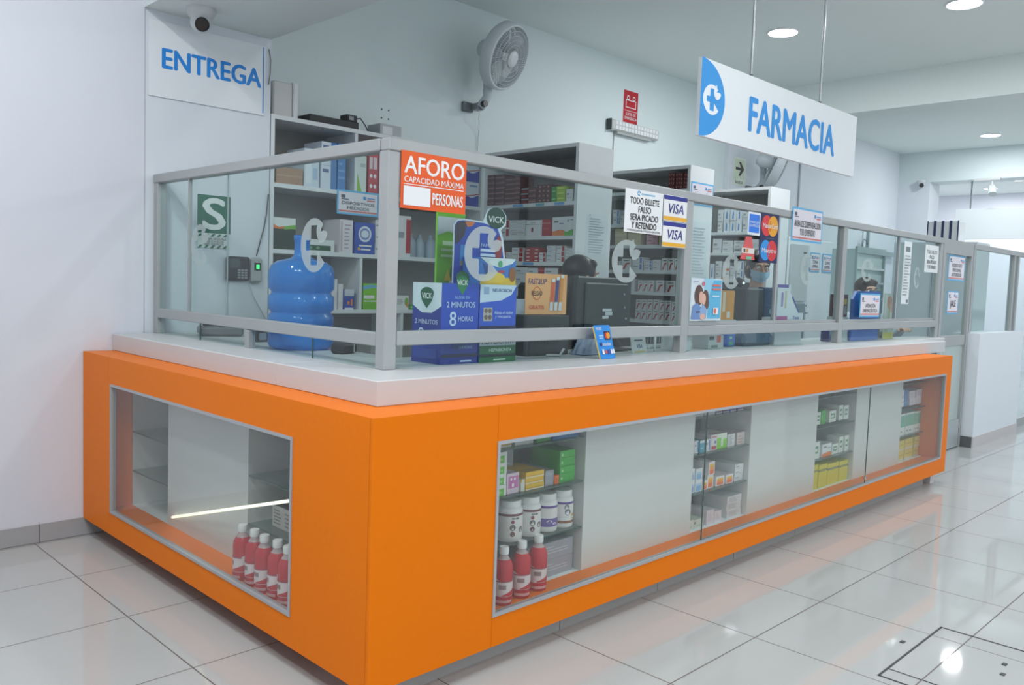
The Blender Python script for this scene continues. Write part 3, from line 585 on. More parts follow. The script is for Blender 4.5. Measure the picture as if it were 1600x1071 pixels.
fill('U14', 1.29, [('whiteplain', 0.035, 0.127, 3, 0.0543, 0.1), ('whiteplain', 0.175, 0.148, 3, 0.058, 0.12), ('whiteplain', 0.33, 0.124, 3, 0.0587, 0.12), ('whiteplain', 0.461, 0.091, 3, 0.0577, 0.12), ('red', 0.558, 0.053, 2, 0.089, 0.12), ('whiteplain', 0.617, 0.122, 3, 0.0583, 0.1), ('maroon', 0.745, 0.062, 3, 0.0573, 0.1), ('whiteplain', 0.819, 0.105, 3, 0.052, 0.1)])
fill('U21', 2.12, [('maroondots', 1.054, 0.059, 4, 0.0317, 0.12), ('maroondots', 1.119, 0.07, 4, 0.0307, 0.12), ('maroondots', 1.195, 0.062, 4, 0.0295, 0.12)])
fill('U22', 1.862, [('whiteblue', 0.529, 0.06, 2, 0.06, 0.12), ('whiteplain', 0.603, 0.039, 1, 0.076, 0.12), ('whiteplain', 1.028, 0.071, 2, 0.046, 0.12), ('whiteblue', 1.11, 0.082, 2, 0.0545, 0.12)])
fill('U23', 1.693, [('tan', 0.558, 0.118, 2, 0.071, 0.12), ('tan', 0.688, 0.128, 2, 0.0695, 0.12), ('pinkish', 0.873, 0.11, 2, 0.048, 0.12), ('tan', 0.995, 0.125, 2, 0.0565, 0.12), ('tan', 1.132, 0.127, 2, 0.0555, 0.12)])
fill('U24', 1.492, [('redslash', 0.551, 0.073, 1, 0.073, 0.1), ('redslash', 0.636, 0.097, 1, 0.094, 0.1), ('whiteblue', 0.746, 0.101, 2, 0.0525, 0.1), ('whiteblue', 0.86, 0.08, 3, 0.0267, 0.1), ('whiteplain', 0.946, 0.073, 2, 0.043, 0.1), ('redslash', 1.031, 0.054, 1, 0.096, 0.1), ('redslash', 1.091, 0.053, 1, 0.096, 0.1), ('redslash', 1.15, 0.052, 1, 0.097, 0.1), ('redslash', 1.208, 0.063, 1, 0.097, 0.1)])
fill('U25', 1.322, [('whiteplain', 0.567, 0.105, 2, 0.0485, 0.1), ('whiteplain', 0.685, 0.09, 2, 0.05, 0.1), ('redslash', 0.813, 0.044, 1, 0.092, 0.1), ('redslash', 0.863, 0.043, 1, 0.093, 0.1), ('redslash', 0.913, 0.049, 1, 0.094, 0.1), ('redslash', 0.986, 0.073, 1, 0.096, 0.1), ('redslash', 1.083, 0.082, 1, 0.093, 0.1), ('whiteplain', 1.177, 0.104, 1, 0.091, 0.1)])
fill('U26', 1.1, [('redslash', 0.798, 0.05, 2, 0.08, 0.1), ('redslash', 0.855, 0.05, 2, 0.081, 0.1), ('redslash', 0.911, 0.049, 2, 0.082, 0.1), ('redslash', 0.966, 0.055, 2, 0.083, 0.1), ('redslash', 1.027, 0.048, 2, 0.0795, 0.1), ('redslash', 1.081, 0.054, 2, 0.0805, 0.1), ('redslash', 1.141, 0.052, 2, 0.0765, 0.1), ('redslash', 1.2, 0.046, 2, 0.073, 0.1), ('redslash', 1.252, 0.046, 2, 0.069, 0.1)])
fill('U31', 1.88, [('whiteplain', 0.748, 0.046, 2, 0.101, 0.1), ('whitebluedrop', 0.807, 0.058, 2, 0.1055, 0.1), ('whitebluedrop', 0.872, 0.058, 2, 0.104, 0.1), ('whitebluedrop', 0.936, 0.051, 2, 0.103, 0.1), ('whiteplain', 1.0, 0.05, 2, 0.0965, 0.1), ('whiteplain', 1.076, 0.086, 2, 0.0835, 0.1), ('whiteplain', 1.174, 0.091, 2, 0.082, 0.1)])
fill('U32', 1.695, [('whiteplain', 0.708, 0.086, 1, 0.128, 0.1), ('whiteplain', 0.808, 0.103, 2, 0.0545, 0.1), ('whiteplain', 0.924, 0.115, 3, 0.036, 0.1), ('whiteplain', 1.051, 0.111, 2, 0.059, 0.1), ('whiteplain', 1.175, 0.097, 2, 0.0585, 0.1)])
fill('U33', 1.456, [('whitebluedrop', 0.688, 0.047, 1, 0.141, 0.1), ('whiteplain', 0.748, 0.059, 2, 0.082, 0.1), ('whiteorange', 0.821, 0.065, 2, 0.0765, 0.1), ('whiteplain', 0.9, 0.051, 2, 0.06, 0.1), ('whiteblue', 0.963, 0.063, 2, 0.083, 0.1), ('whiteplain', 1.045, 0.106, 2, 0.0775, 0.1), ('whiteplain', 1.169, 0.116, 2, 0.078, 0.1)])
fill('F1m', 0.565, [('greenwhite', 0.676, 0.05, 4, 0.0518, 0.1), ('pinkwhite', 0.733, 0.062, 1, 0.078, 0.1), ('whiteyellow', 0.806, 0.021, 1, 0.046, 0.08), ('yellow', 0.833, 0.102, 3, 0.023, 0.16), ('grey', 0.942, 0.049, 2, 0.0305, 0.16), ('orangesmall', 1.0, 0.027, 1, 0.034, 0.1), ('greenpile', 1.031, 0.091, 4, 0.0318, 0.16), ('maroonwhite', 1.132, 0.045, 3, 0.0153, 0.12)])
fill('F2m', 0.565, [('whitelilac', 1.956, 0.045, 1, 0.067, 0.1), ('whiteblue', 2.006, 0.034, 1, 0.062, 0.1), ('teal', 2.046, 0.04, 1, 0.06, 0.1), ('whiteblue', 2.092, 0.047, 1, 0.061, 0.1), ('whiteredfoot', 2.149, 0.054, 1, 0.077, 0.1), ('limewhite', 2.209, 0.092, 1, 0.076, 0.1), ('whiteprint', 2.308, 0.069, 1, 0.063, 0.1), ('pinkprint', 2.396, 0.079, 1, 0.064, 0.12)])
fill('F2l', 0.375, [('whitebluefade', 1.957, 0.061, 2, 0.0595, 0.12), ('whitebluefade', 2.024, 0.057, 2, 0.057, 0.12), ('orangefade', 2.09, 0.041, 1, 0.045, 0.12), ('orangefade', 2.138, 0.054, 2, 0.067, 0.1), ('orangefade', 2.214, 0.08, 1, 0.048, 0.12), ('orangefade', 2.306, 0.07, 1, 0.045, 0.12), ('whiteplain', 2.393, 0.085, 3, 0.0287, 0.14)])
fill('F2f', 0.19, [('palegreen', 1.959, 0.074, 1, 0.049, 0.12), ('palegreen', 2.038, 0.081, 1, 0.044, 0.12), ('whitelilac', 2.141, 0.066, 1, 0.073, 0.12), ('whitelilac', 2.22, 0.068, 1, 0.053, 0.12), ('whiteprint', 2.334, 0.15, 3, 0.037, 0.2)])
fill('F3m', 0.58, [('whitegreen', 3.303, 0.06, 1, 0.075, 0.08), ('greenpile', 3.371, 0.061, 1, 0.081, 0.08), ('whitegreen', 3.476, 0.091, 1, 0.071, 0.08), ('whitegreen', 3.62, 0.056, 1, 0.093, 0.08), ('whitegreen', 3.686, 0.067, 1, 0.087, 0.08)])
fill('F3l', 0.375, [('whitegreen', 3.277, 0.103, 1, 0.101, 0.08), ('whiteorange', 3.407, 0.125, 1, 0.078, 0.1), ('whitegreen', 3.551, 0.083, 1, 0.064, 0.08), ('whitegreen', 3.649, 0.057, 1, 0.099, 0.08), ('whitegreen', 3.725, 0.058, 1, 0.099, 0.08)])
fill('F3f', 0.19, [('yellowstrip', 3.263, 0.103, 1, 0.15, 0.2), ('yellowstrip', 3.374, 0.115, 1, 0.142, 0.2), ('yellowstrip', 3.498, 0.157, 1, 0.132, 0.2), ('yellowstrip', 3.663, 0.154, 1, 0.127, 0.2)])
fill('F4m', 0.58, [('blueplain', 4.561, 0.072, 1, 0.122, 0.1), ('whiteplain', 4.644, 0.037, 1, 0.122, 0.1), ('blueplain', 4.693, 0.049, 1, 0.118, 0.1), ('whitelilac', 4.781, 0.114, 2, 0.0505, 0.1), ('whitelilac', 4.906, 0.118, 2, 0.0535, 0.1)])
fill('F4l', 0.375, [('tealband', 4.58, 0.146, 1, 0.155, 0.12), ('tealband', 4.737, 0.164, 1, 0.155, 0.12), ('tealband', 4.913, 0.158, 1, 0.15, 0.12)])
fill('F4f', 0.19, [('yellowband', 4.588, 0.146, 2, 0.074, 0.12), ('yellowband', 4.757, 0.153, 2, 0.074, 0.12), ('yellowband', 4.934, 0.145, 2, 0.0745, 0.12)])
fill('F1u', .745, [('maroon', .55, .12, 1, .05, .1), ('yellow', .69, .06, 1, .045, .1), ('whiteplain', .77, .1, 1, .05, .1), ('green', .89, .08, 1, .05, .1), ('blueplain', .98, .155, 1, .055, .1)])
fill('F1b', .565, [('blueplain', .56, .16, 1, .16, .1), ('grey', .74, .14, 1, .15, .1)])
fill('F1f', .19, [('grey', .86, .27, 2, .07, .22)])
fill('F2u', .745, [('whiteplain', 1.97, .1, 1, .045, .1), ('whiteplain', 2.08, .09, 1, .045, .1), ('bluepill', 2.18, .06, 1, .045, .1), ('bluepill', 2.25, .06, 1, .045, .1), ('bluepill', 2.32, .06, 1, .045, .1), ('bluepill', 2.39, .06, 1, .045, .1)])

# ------------------------------------------------------------------ jars and bottles in the glass fronts
def lather(prof, m, name, parent, n=28, loc=(0, 0, 0)): return MB().lathe(prof, m, n=n).build(name, parent, loc)
M_JAR = mat((232, 234, 234), .28, name='white_plastic'); M_REDLIQ = film('red_syrup', (206, 44, 56), .88, .12); M_PET = film('clear_bottle_neck', (222, 206, 208), .55, .15)
def jar(loc, r, h, kind, label):
    t = thing('supplement_jar', label, 'jar', loc, 0, 'supplement jars in the first glass front bay')
    lather([(r*.94, 0), (r, .006), (r, h*.72), (r*.93, h*.80), (r*.8, h*.83)], M_JAR, 'body', t)
    lather([(r*.84, h*.83), (r*.86, h*.84), (r*.86, h*.985), (r*.82, h)], M_JAR, 'lid', t)
    mb = MB(); tb = MB(); lab = mat((222, 222, 220), .4)
    band = mat((112, 56, 70) if kind == 0 else (96, 76, 150), .4)
    mb.lathe([(r*1.006, h*.10), (r*1.006, h*.70)], lab, n=28, cap=False); mb.lathe([(r*1.01, h*.64), (r*1.01, h*.70)], band, n=28, cap=False)
    def spot(a, z, s, c, asp=1.0):
        mb.poly([((r*1.015)*math.cos(a+x/r), (r*1.015)*math.sin(a+x/r), z+zz) for x, zz in ellipse(0, 0, s, s*asp, n=12)], c)
    A = R(-118)
    if kind == 0:
        for a, z, s, c in ((0, .50, .007, (150, 50, 70)), (0, .36, .012, (110, 104, 106)), (0, .2, .01, (120, 80, 80)), (.7, .3, .012, (130, 124, 120)), (.35, .585, .009, (130, 130, 134)), (.05, .585, .008, (130, 130, 134))): spot(A+a, h*z, s, mat(c, .4), .5 if z > .55 else 1)
    elif kind == 1:
        mb.lathe([(r*1.012, h*.14), (r*1.012, h*.36)], mat((110, 90, 160), .4), n=28, cap=False)
        for a, z, s, c in ((.0, .28, .012, (216, 210, 226)), (.5, .22, .010, (216, 210, 226))): spot(A+a, h*z, s, mat(c, .4), .5)
    else:
        mb.lathe([(r*1.012, h*.12), (r*1.012, h*.19)], mat((140, 96, 70), .4), n=28, cap=False)
        for a, z, s, c in ((.2, .42, .014, (110, 110, 130)), (.1, .56, .012, (130, 134, 140)), (.8, .3, .012, (206, 160, 80))): spot(A+a, h*z, s, mat(c, .4))
    mb.build('paper_label', t)
    return t
for k, (x, y, r, h, kd, lb) in enumerate(((.795, .205, .054, .155, 0, 'wide white plastic jar above the slim white carton, first of four'), (.902, .20, .047, .152, 0, 'white plastic jar with grey round prints, second of four'),
        (1.0, .20, .047, .15, 1, 'white plastic jar with purple label band, third of four'), (1.097, .20, .047, .15, 2, 'white plastic jar with brown foot band, last of four'))):
    jar((x, y, .3752), r, h, kd, lb)
tag(MB().box(0, .07, 0, .05, 0, .15, mat((226, 228, 226), .4)).box(0, .07, .0, .05, .1505, .153, mat((206, 110, 50), .4)).build('medicine_carton', None, (.57, .16, .1902)), 'slim white carton with orange top behind the red bottles', 'carton')
def bottle(loc, label, group, rot=0, k=1.0):
    t = thing('antiseptic_bottle', label, 'bottle', loc, rot, group)
    prof = [(.030, 0), (.034, .004), (.035, .02), (.035, .135), (.033, .15), (.024, .166)]
    lather([(r*k, h*k) for r, h in prof], M_REDLIQ, 'body', t)
    lather([(.0238*k, .1665*k), (.0165*k, .176*k), (.0155*k, .184*k)], M_PET, 'neck', t, 20)
    lather([(.0175*k, .1845*k), (.018*k, .187*k), (.018*k, .207*k), (.0165*k, .211*k)], M_JAR, 'cap', t, 20)
    mb = MB(); rr = .0356*k; a0, a1 = R(-165), R(15); n = 14
    def quad(u0, u1, z0, z1, c, off):
        m = mat(c, .4)
        for i in range(n):
            p, q = u0+(u1-u0)*i/n, u0+(u1-u0)*(i+1)/n; A, B = a0+(a1-a0)*p, a0+(a1-a0)*q; s = rr+off
            za = z1(p) if callable(z1) else z1; zb = z1(q) if callable(z1) else z1; ya = z0(p) if callable(z0) else z0; yb = z0(q) if callable(z0) else z0
            mb.poly([(s*math.cos(A), s*math.sin(A), ya*k), (s*math.cos(B), s*math.sin(B), yb*k), (s*math.cos(B), s*math.sin(B), zb*k), (s*math.cos(A), s*math.sin(A), za*k)], m)
    quad(0, 1, .035, lambda u: .108-.02*math.sin(3*u), (226, 210, 212), 0)
    quad(.35, 1, .037, lambda u: .04+.03*(u-.35)/.65, (196, 50, 56), .0005)
    quad(.12, .8, .088, .093, (160, 60, 76), .0005); quad(.25, .5, .062, .078, (150, 120, 124), .0005)
    quad(.15, .75, .012, .022, (220, 170, 174), .0002)
    mb.build('paper_label', t)
    return t
b0 = bottle((.655, .085, .1902), 'red antiseptic bottle at the outer end of the front row of three', 'red bottles behind the front glass', R(-40))
for x, y, lb in ((.757, .092, 'red antiseptic bottle in the middle of the front row of three'), (.858, .102, 'red antiseptic bottle beside the grey cartons, inner end of three')): copy_tree(b0, (x, y, .1902), R(-40), lb)
pos = ['farthest from the corner', 'second from the far end', 'third from the far end', 'third from the corner end', 'second from the corner end', 'half hidden at the corner end']
b1 = None
for i, y in enumerate((.905, .822, .738, .655, .572, .495)):
    lb = 'red antiseptic bottle in the side glass row, '+pos[i]
    if b1 is None: b1 = bottle((.062, y, .1902), lb, 'red bottles behind the side glass', R(-100))
    else: copy_tree(b1, (.062+.006*(i % 2), y, .1902), R(-100)+.2*(i % 3), lb)
t = thing('storage_carton', 'grey printed carton on the lower glass shelf behind the side window', 'carton', (.20, .93, .3672), -math.pi/2)
mb = MB().box(0, .17, 0, .14, 0, .085, mat((196, 194, 192), .5)); draw(mb, mb, lines(.015, .09, .01, .075, 5, (120, 116, 114), 4)+lines(.1, .16, .01, .075, 4, (140, 136, 134), 7), 0); mb.build('box', t)
MB().box(.0, .17, 0, .14, .0855, .09, mat((36, 36, 38), .4), .002).build('dark_lid', t)
tag(MB().box(0, .06, 0, .05, 0, .06, mat((120, 190, 90), .4)).build('medicine_carton', None, (.36, 1.80, .3672)), 'green carton alone on the nearly empty side shelves', 'carton')

# ------------------------------------------------------------------ water bottle on the worktop
def water_mat():
    m = bpy.data.materials.new('blue_bottle_plastic'); m.use_nodes = True; nt = m.node_tree; p = nt.nodes['Principled BSDF']
    p.inputs['Base Color'].default_value = (*lin((52, 146, 230)), 1); p.inputs['Roughness'].default_value = .07; p.inputs['Coat Weight'].default_value = .5
    tr = nt.nodes.new('ShaderNodeBsdfTransparent'); tr.inputs[0].default_value = (.26, .62, 1.0, 1)
    mx = nt.nodes.new('ShaderNodeMixShader'); mx.inputs[0].default_value = .62
    nt.links.new(tr.outputs[0], mx.inputs[1]); nt.links.new(p.outputs[0], mx.inputs[2]); nt.links.new(mx.outputs[0], nt.nodes['Material Output'].inputs[0]); return m
M_WATER = water_mat()
t = thing('water_bottle', 'big blue plastic water dispenser bottle on the counter', 'water bottle', (.56, 1.34, zc+.001))
prof = [(.118, 0), (.138, .008), (.145, .025), (.145, .07), (.133, .085), (.133, .095), (.145, .108), (.145, .15), (.134, .16), (.134, .168), (.146, .18), (.146, .235), (.133, .247), (.133, .258), (.146, .272), (.147, .325), (.145, .345), (.135, .372), (.11, .392), (.07, .402), (.046, .410), (.036, .422), (.034, .44), (.034, .485), (.037, .487), (.037, .507), (.032, .509)]
MB().lathe(prof, M_WATER, n=48, cap=False).lathe([(.0001, .0), (.118, 0)], M_WATER, n=48, cap=False).build('bottle_body', t)
MB().lathe([(.0355, .488), (.0355, .510)], mat((70, 140, 220), .3), n=32, cap=False).lathe([(.034, .5095), (.0375, .5095)], mat((70, 140, 220), .3), n=32, cap=False).build('neck_ring', t)

# ------------------------------------------------------------------ signs
SKY = (38, 148, 222)
def board(name, label, loc, w, h, th, elems, rz=0):
    t = thing(name, label, 'sign', loc, rz); MB().box(0, w, 0, th, 0, h, mat((232, 236, 240), .4), .001).build('board', t); mb = MB(); tb = MB(); draw(mb, tb, elems, 0)
    if mb.v: mb.build('printed_emblem', t)
    if tb.v: tb.build('lettering', t)
    return t
t = board('hanging_sign', 'long white sign reading FARMACIA hung from the ceiling over the counter', (1.966, .2, 2.078), 1.735, .362, .02,
  [('p', [(0, 0)]+[(.215*math.cos(R(a)), .181+.181*math.sin(R(a))) for a in range(-90, 91, 6)]+[(0, .362)], SKY), ('g', .1, .18, .155, .14, (236, 240, 244), {'cross': SKY}),
   ('t', 'FARMACIA', .945, .173, .985, .172, (34, 146, 224), {'b': .05})])
for x in (.465, 1.245):
    MB().cyl((x, .01, .355), (x, .01, ZC-2.078), .006, mat((180, 184, 188), .3, .6), n=10).build('hanging_rod', t); MB().cyl((x, .01, .33), (x, .01, .372), .009, mat((90, 92, 96), .4, .5), n=10).build('clamp', t)
t = board('delivery_sign', 'white wall sign reading ENTREGA on the column', (.322, YW+.004, 2.262), .66, .39, .007,
  [('t', 'ENTREGA', .352, .203, .56, .102, (30, 136, 222), {'b': .055}), ('r', .644, .012, .65, .382, (30, 132, 214))])
# pharmacy notices taped to the glass
ZF = GY-.0062
MINI = [('r', 0, 0, 1, 1, (0, 0, 0))]
def notice(name, label, loc, w, h, txt, rz=0, bord=(96, 178, 226), group=None, cat='notice', foot=True):
    e = [('r', .012, .012, w-.012, h-.012, (228, 224, 232)), ('r', .03, h-.05, .06, h-.03, (90, 96, 120)), ('r', .03, h-.06, .085, h-.054, (90, 96, 120)), ('r', w-.12, h-.05, w-.1, h-.03, SKY), ('r', w-.09, h-.044, w-.03, h-.036, (110, 160, 210)), ('r', w-.09, h-.058, w-.03, h-.05, (214, 120, 120))]
    if foot: e.append(('r', .012, .018, w-.012, .026, (206, 110, 100)))
    k = len(txt); hh = (h-.098)/k
    for i, (s, frac) in enumerate(txt): e.append(('t', s, w/2, h-.066-hh*(i+.5), w*frac, hh*(.9 if any(c in 'ÓÉÁ' for c in s) else .72), (34, 36, 48), {'b': .01}))
    return sheet(name, label, cat, loc, rz, w, h, e, bord, group=group)
o = sheet('capacity_notice', 'orange notice reading AFORO on the first glass pane', 'notice', (.402, ZF, 1.612), 0, .313, .206, [
  ('t', 'AFORO', .158, .158, .285, .062, WHITE, {'b': .035}), ('t', 'CAPACIDAD MÁXIMA', .158, .108, .286, .026, WHITE, {'b': .02}), ('r', .012, .086, .3, .089, WHITE), ('r', .012, .012, .137, .081, (236, 240, 242)), ('t', 'PERSONAS', .222, .045, .15, .042, WHITE, {'b': .03})], (232, 92, 26))
o = sheet('banknote_notice', 'white notice about fake banknotes beside the two card stickers', 'notice', (1.717, ZF, 1.616), 0, .305, .204, [
  ('g', .105, .187, .026, .026, (80, 160, 210)), ('r', .125, .182, .235, .190, (150, 190, 214)), ('t', 'TODO BILLETE', .155, .152, .235, .03, BLACK, {'b': .03}), ('t', 'FALSO', .155, .112, .1, .03, BLACK, {'b': .03}), ('t', 'SERA PICADO', .155, .074, .225, .03, BLACK, {'b': .03}), ('t', 'Y RETENIDO', .155, .036, .2, .03, BLACK, {'b': .03}), ('t', 'Y DENUNCIADO A LA POLICIA NACIONAL', .155, .011, .27, .009, BLACK, {'b': .02})], (234, 238, 240))
for k, z in enumerate((1.6935, 1.5635)):
    sheet('card_sticker', 'white sticker with blue VISA wordmark, '+('upper' if k == 0 else 'lower')+' of two', 'sticker', (2.03, ZF, z), 0, .205, .127, [
      ('r', 0, .104, .205, .125, (34, 46, 140)), ('r', 0, .003, .205, .022, (234, 176, 44)), ('t', 'VISA', .103, .063, .14, .048, (34, 46, 130), {'b': .025, 's': .18})], (236, 238, 240), group='card stickers on the first pane')
for k, (z, a, b, s) in enumerate(((1.669, (222, 58, 62), (238, 166, 36), 'MasterCard'), (1.526, (40, 150, 226), (214, 48, 54), 'Maestro'))):
    sheet('card_sticker', 'dark blue card sticker with '+('red and orange' if k == 0 else 'blue and red')+' circles', 'sticker', (2.998, ZF, z), 0, .217, .142, [
      ('e', .071, .072, .06, .06, a), ('e', .146, .072, .06, .06, b), ('r', .1, .086, .118, .09, a), ('r', .1, .096, .118, .1, a), ('r', .1, .042, .118, .046, a), ('r', .1, .052, .118, .056, a), ('t', s, .109, .072, .17, .026, WHITE, {'b': .02, 's': .15})], (26, 34, 84), group='card stickers on the second pane')
sheet('card_sticker', 'bright blue square sticker with white border beside the circle stickers', 'sticker', (2.855, ZF, 1.676), 0, .137, .13, [('r', .012, .014, .127, .118, (44, 124, 230)), ('t', 'AMERICAN', .07, .074, .1, .014, (220, 232, 248), {'b': .02}), ('t', 'EXPRESS', .07, .054, .1, .014, (220, 232, 248), {'b': .02})], (232, 238, 244))
notice('area_notice', 'blue bordered notice AREA DE DISPENSACIÓN fixed to the top rail', (3.37, GY-.010, 1.674), .412, .206, [('AREA DE DISPENSACIÓN', .86), ('Y/O EXPENDIO', .5)])
sheet('health_poster', 'pale blue poster of a mother and child on the second pane', 'poster', (2.31, ZF, 1.19), 0, .302, .225, [
  ('r', .165, .01, .297, .22, (96, 184, 224)), ('p', [(.12, .225), (.22, .225), (.16, .1), (.13, .06)], (150, 206, 232)), ('e', .075, .135, .042, .055, (92, 70, 66)), ('e', .14, .115, .032, .05, (104, 78, 70)), ('e', .150, .09, .026, .03, (104, 78, 70)),
  ('e', .096, .125, .022, .032, (222, 178, 160)), ('e', .122, .115, .02, .03, (226, 184, 166)), ('p', [(.008, .008), (.018, .08), (.06, .095), (.1, .07), (.11, .008)], (110, 146, 200)), ('p', [(.075, .05), (.12, .088), (.155, .06), (.15, .01), (.09, .008)], (140, 172, 214)), ('r', .05, .042, .09, .05, (70, 76, 110)),
  ('e', .115, .022, .026, .016, (222, 178, 160)), ('r', .2, .185, .28, .195, (220, 120, 110)), ('r', .2, .165, .285, .174, (220, 120, 110)), ('r', .2, .13, .27, .136, (226, 236, 240)), ('r', .215, .035, .265, .07, (234, 236, 238)), ('e', .233, .052, .012, .015, (222, 110, 90)), ('e', .11, .197, .012, .012, (214, 110, 130)), ('r', .012, .205, .06, .209, (150, 160, 180))], (214, 228, 236))
notice('pharmacist_notice', 'blue bordered notice ATENCIÓN FARMACÉUTICA on the third pane', (4.455, ZF, 1.2), .352, .17, [('ATENCIÓN', .5), ('FARMACÉUTICA', .72)])
sheet('printed_sheet', 'long white printed sheet on the last pane of the counter', 'notice', (5.21, ZF, 1.3), 0, .15, .48, [('r', .03, .40, .12, .44, (120, 126, 134))]+lines(.015, .14, .06, .38, 14, (140, 146, 152), 3)+[('r', .1, .01, .12, .035, (60, 76, 110))], (222, 230, 232))
sheet('printed_sheet', 'white notice with bold grey text near the last post', 'notice', (5.66, ZF, 1.56), 0, .3, .22, [('t', 'TODO BILLETE', .15, .165, .23, .028, (60, 62, 66)), ('t', 'FALSO', .15, .125, .1, .028, (60, 62, 66)), ('t', 'SERA PICADO', .15, .085, .22, .028, (60, 62, 66)), ('t', 'Y RETENIDO', .15, .045, .2, .028, (60, 62, 66))], (226, 232, 234))
notice('door_notice', 'large blue bordered notice at the top of the glass door', (6.3, GY+.0175, 1.51), .42, .22, [('INGRESO SOLO', .6), ('PERSONAL', .5), ('AUTORIZADO', .6)])
notice('door_notice', 'small blue bordered notice halfway up the glass door', (6.33, GY+.0175, 1.22), .28, .2, [('JALE', .5)])
t = sheet('hanging_tag', 'red trapezoid price tag with a white band on the second pane', 'tag', (2.79, ZF, 1.535), 0, .16, .13, [('r', .01, .035, .15, .065, (226, 220, 214)), ('r', .03, .04, .05, .06, (60, 60, 64)), ('r', .06, .04, .08, .06, (226, 130, 60)), ('r', .06, .002, .12, .018, (110, 196, 160))], (216, 90, 92))
me = t.data
for v in me.vertices:
    if v.co.z > .12: v.co.x = .05+v.co.x*.4
# card hanging over the middle rail
t = thing('payment_card_sign', 'bright blue card payment sign leaning on the middle rail', 'sign', (1.5, .352, zc+.001), R(6))
mb = MB(); tb = MB(); mb.prism([(0, .006), (.006, 0), (.118, 0), (.124, .006), (.118, .150), (.112, .156), (-.012, .156), (-.016, .150)], 0, .004, mat((26, 140, 226), .3))
draw(mb, tb, [('t', 'NIUBIZ', .022, .14, .044, .012, WHITE), ('r', .058, .087, .108, .127, (24, 28, 60)), ('e', .077, .107, .015, .015, (224, 56, 50)), ('e', .09, .107, .015, .015, (240, 160, 40)), ('r', .012, .104, .046, .11, (180, 214, 240)), ('r', .012, .094, .04, .099, (180, 214, 240)), ('t', 'contactless', .058, .068, .085, .016, WHITE), ('r', .01, .06, .028, .076, (40, 60, 130)), ('r', .018, .022, .034, .044, WHITE), ('r', .04, .024, .058, .04, (200, 90, 90)), ('r', .062, .022, .084, .042, (60, 80, 160)), ('r', .088, .022, .1, .042, WHITE), ('r', .104, .022, .116, .042, WHITE)], 0)
a = mb.build('card_face', t); b = tb.build('lettering', t); c = MB().prism([(-.022, .150), (-.005, .0), (.0005, .0), (-.0165, .150)], .001, .0035, mat((236, 196, 70), .4)).build('yellow_edge', t)
for q in (a, b, c): q.rotation_euler = (R(-14), 0, 0)
# column: earthquake sign, time clock, fingerprint reader, cables
YC = YW+.011
t = sheet('safe_zone_sign', 'green and white S safe zone sign on the column behind the glass', 'sign', (.59, YC-.003, 1.49), 0, .192, .29, [
  ('r', 0, .082, .192, .29, (30, 108, 84)), ('t', 'S', .096, .188, .125, .17, (232, 238, 236), {'b': .05})]+
  [('p', [(.002+i*.036, 0), (.018+i*.036, 0), (.032+i*.036, .016), (.016+i*.036, .016)], (40, 116, 92)) for i in range(5)]+[('p', [(.002+i*.036, .064), (.018+i*.036, .064), (.032+i*.036, .078), (.016+i*.036, .078)], (40, 116, 92)) for i in range(5)]+
  [('t', 'ZONA SEGURA', .096, .052, .14, .012, (70, 80, 84)), ('t', 'EN CASOS', .096, .037, .11, .011, (70, 80, 84)), ('t', 'DE SISMOS', .096, .023, .11, .011, (70, 80, 84))], (226, 232, 230), t=.002)
t = thing('time_clock', 'black keypad time clock on the column', 'time clock', (.755, YC-.032, 1.315))
MB().box(0, .135, 0, .031, 0, .135, mat((48, 50, 54), .3), .008).build('case', t); MB().box(.012, .075, -.001, 0, .07, .122, mat((86, 94, 100), .2)).build('screen', t)
mb = MB()
for i in range(4):
    for j in range(3): mb.box(.06+j*.021, .076+j*.021, -.002, 0, .012+i*.014, .022+i*.014, mat((150, 154, 158), .4))
mb.build('keypad', t)
t = thing('fingerprint_reader', 'grey fingerprint reader with a green lit window', 'reader', (.900, YC-.036, 1.305))
MB().box(0, .068, 0, .035, 0, .145, mat((168, 172, 174), .4), .012).build('case', t); MB().box(.014, .054, -.002, 0, .07, .115, mat((30, 46, 40), .2)).build('window', t); MB().box(.026, .044, -.0035, -.002, .08, .104, mat((60, 230, 120), .4, 0, 1.5)).build('green_light', t)
tag(MB().tube([(1.012, YC-.006, 1.82), (1.0, YC-.008, 1.7), (.985, YC-.008, 1.62), (.965, YC-.008, 1.55), (.94, YC-.01, 1.46)], .0035, mat((70, 76, 84), .5)).build('power_cable'), 'thin grey cable running down the column to the fingerprint reader', 'cable')
tag(MB().tube([(.90, YC-.008, 1.30), (.93, YC-.008, 1.22), (.98, YC-.008, 1.14), (1.01, YC-.008, 1.08)], .0035, mat((206, 210, 212), .5)).build('power_cable'), 'white cable hanging below the time clock', 'cable')
tag(MB().tube([(1.0, YC-.01, 2.64), (1.012, YC-.01, 2.58), (1.010, YC-.01, 2.50), (1.0, YC-.01, 2.44)], .003, mat((110, 116, 120), .5)).build('power_cable'), 'short loose cable beside the edge of the delivery sign', 'cable')
# shelf sign
notice('shelf_sign', 'blue bordered shelf sign DISPOSITIVOS MÉDICOS under the top wall shelf', (1.484, YSH-.004, 1.748), .315, .152, [('DISPOSITIVOS', .78), ('MÉDICOS', .52)])
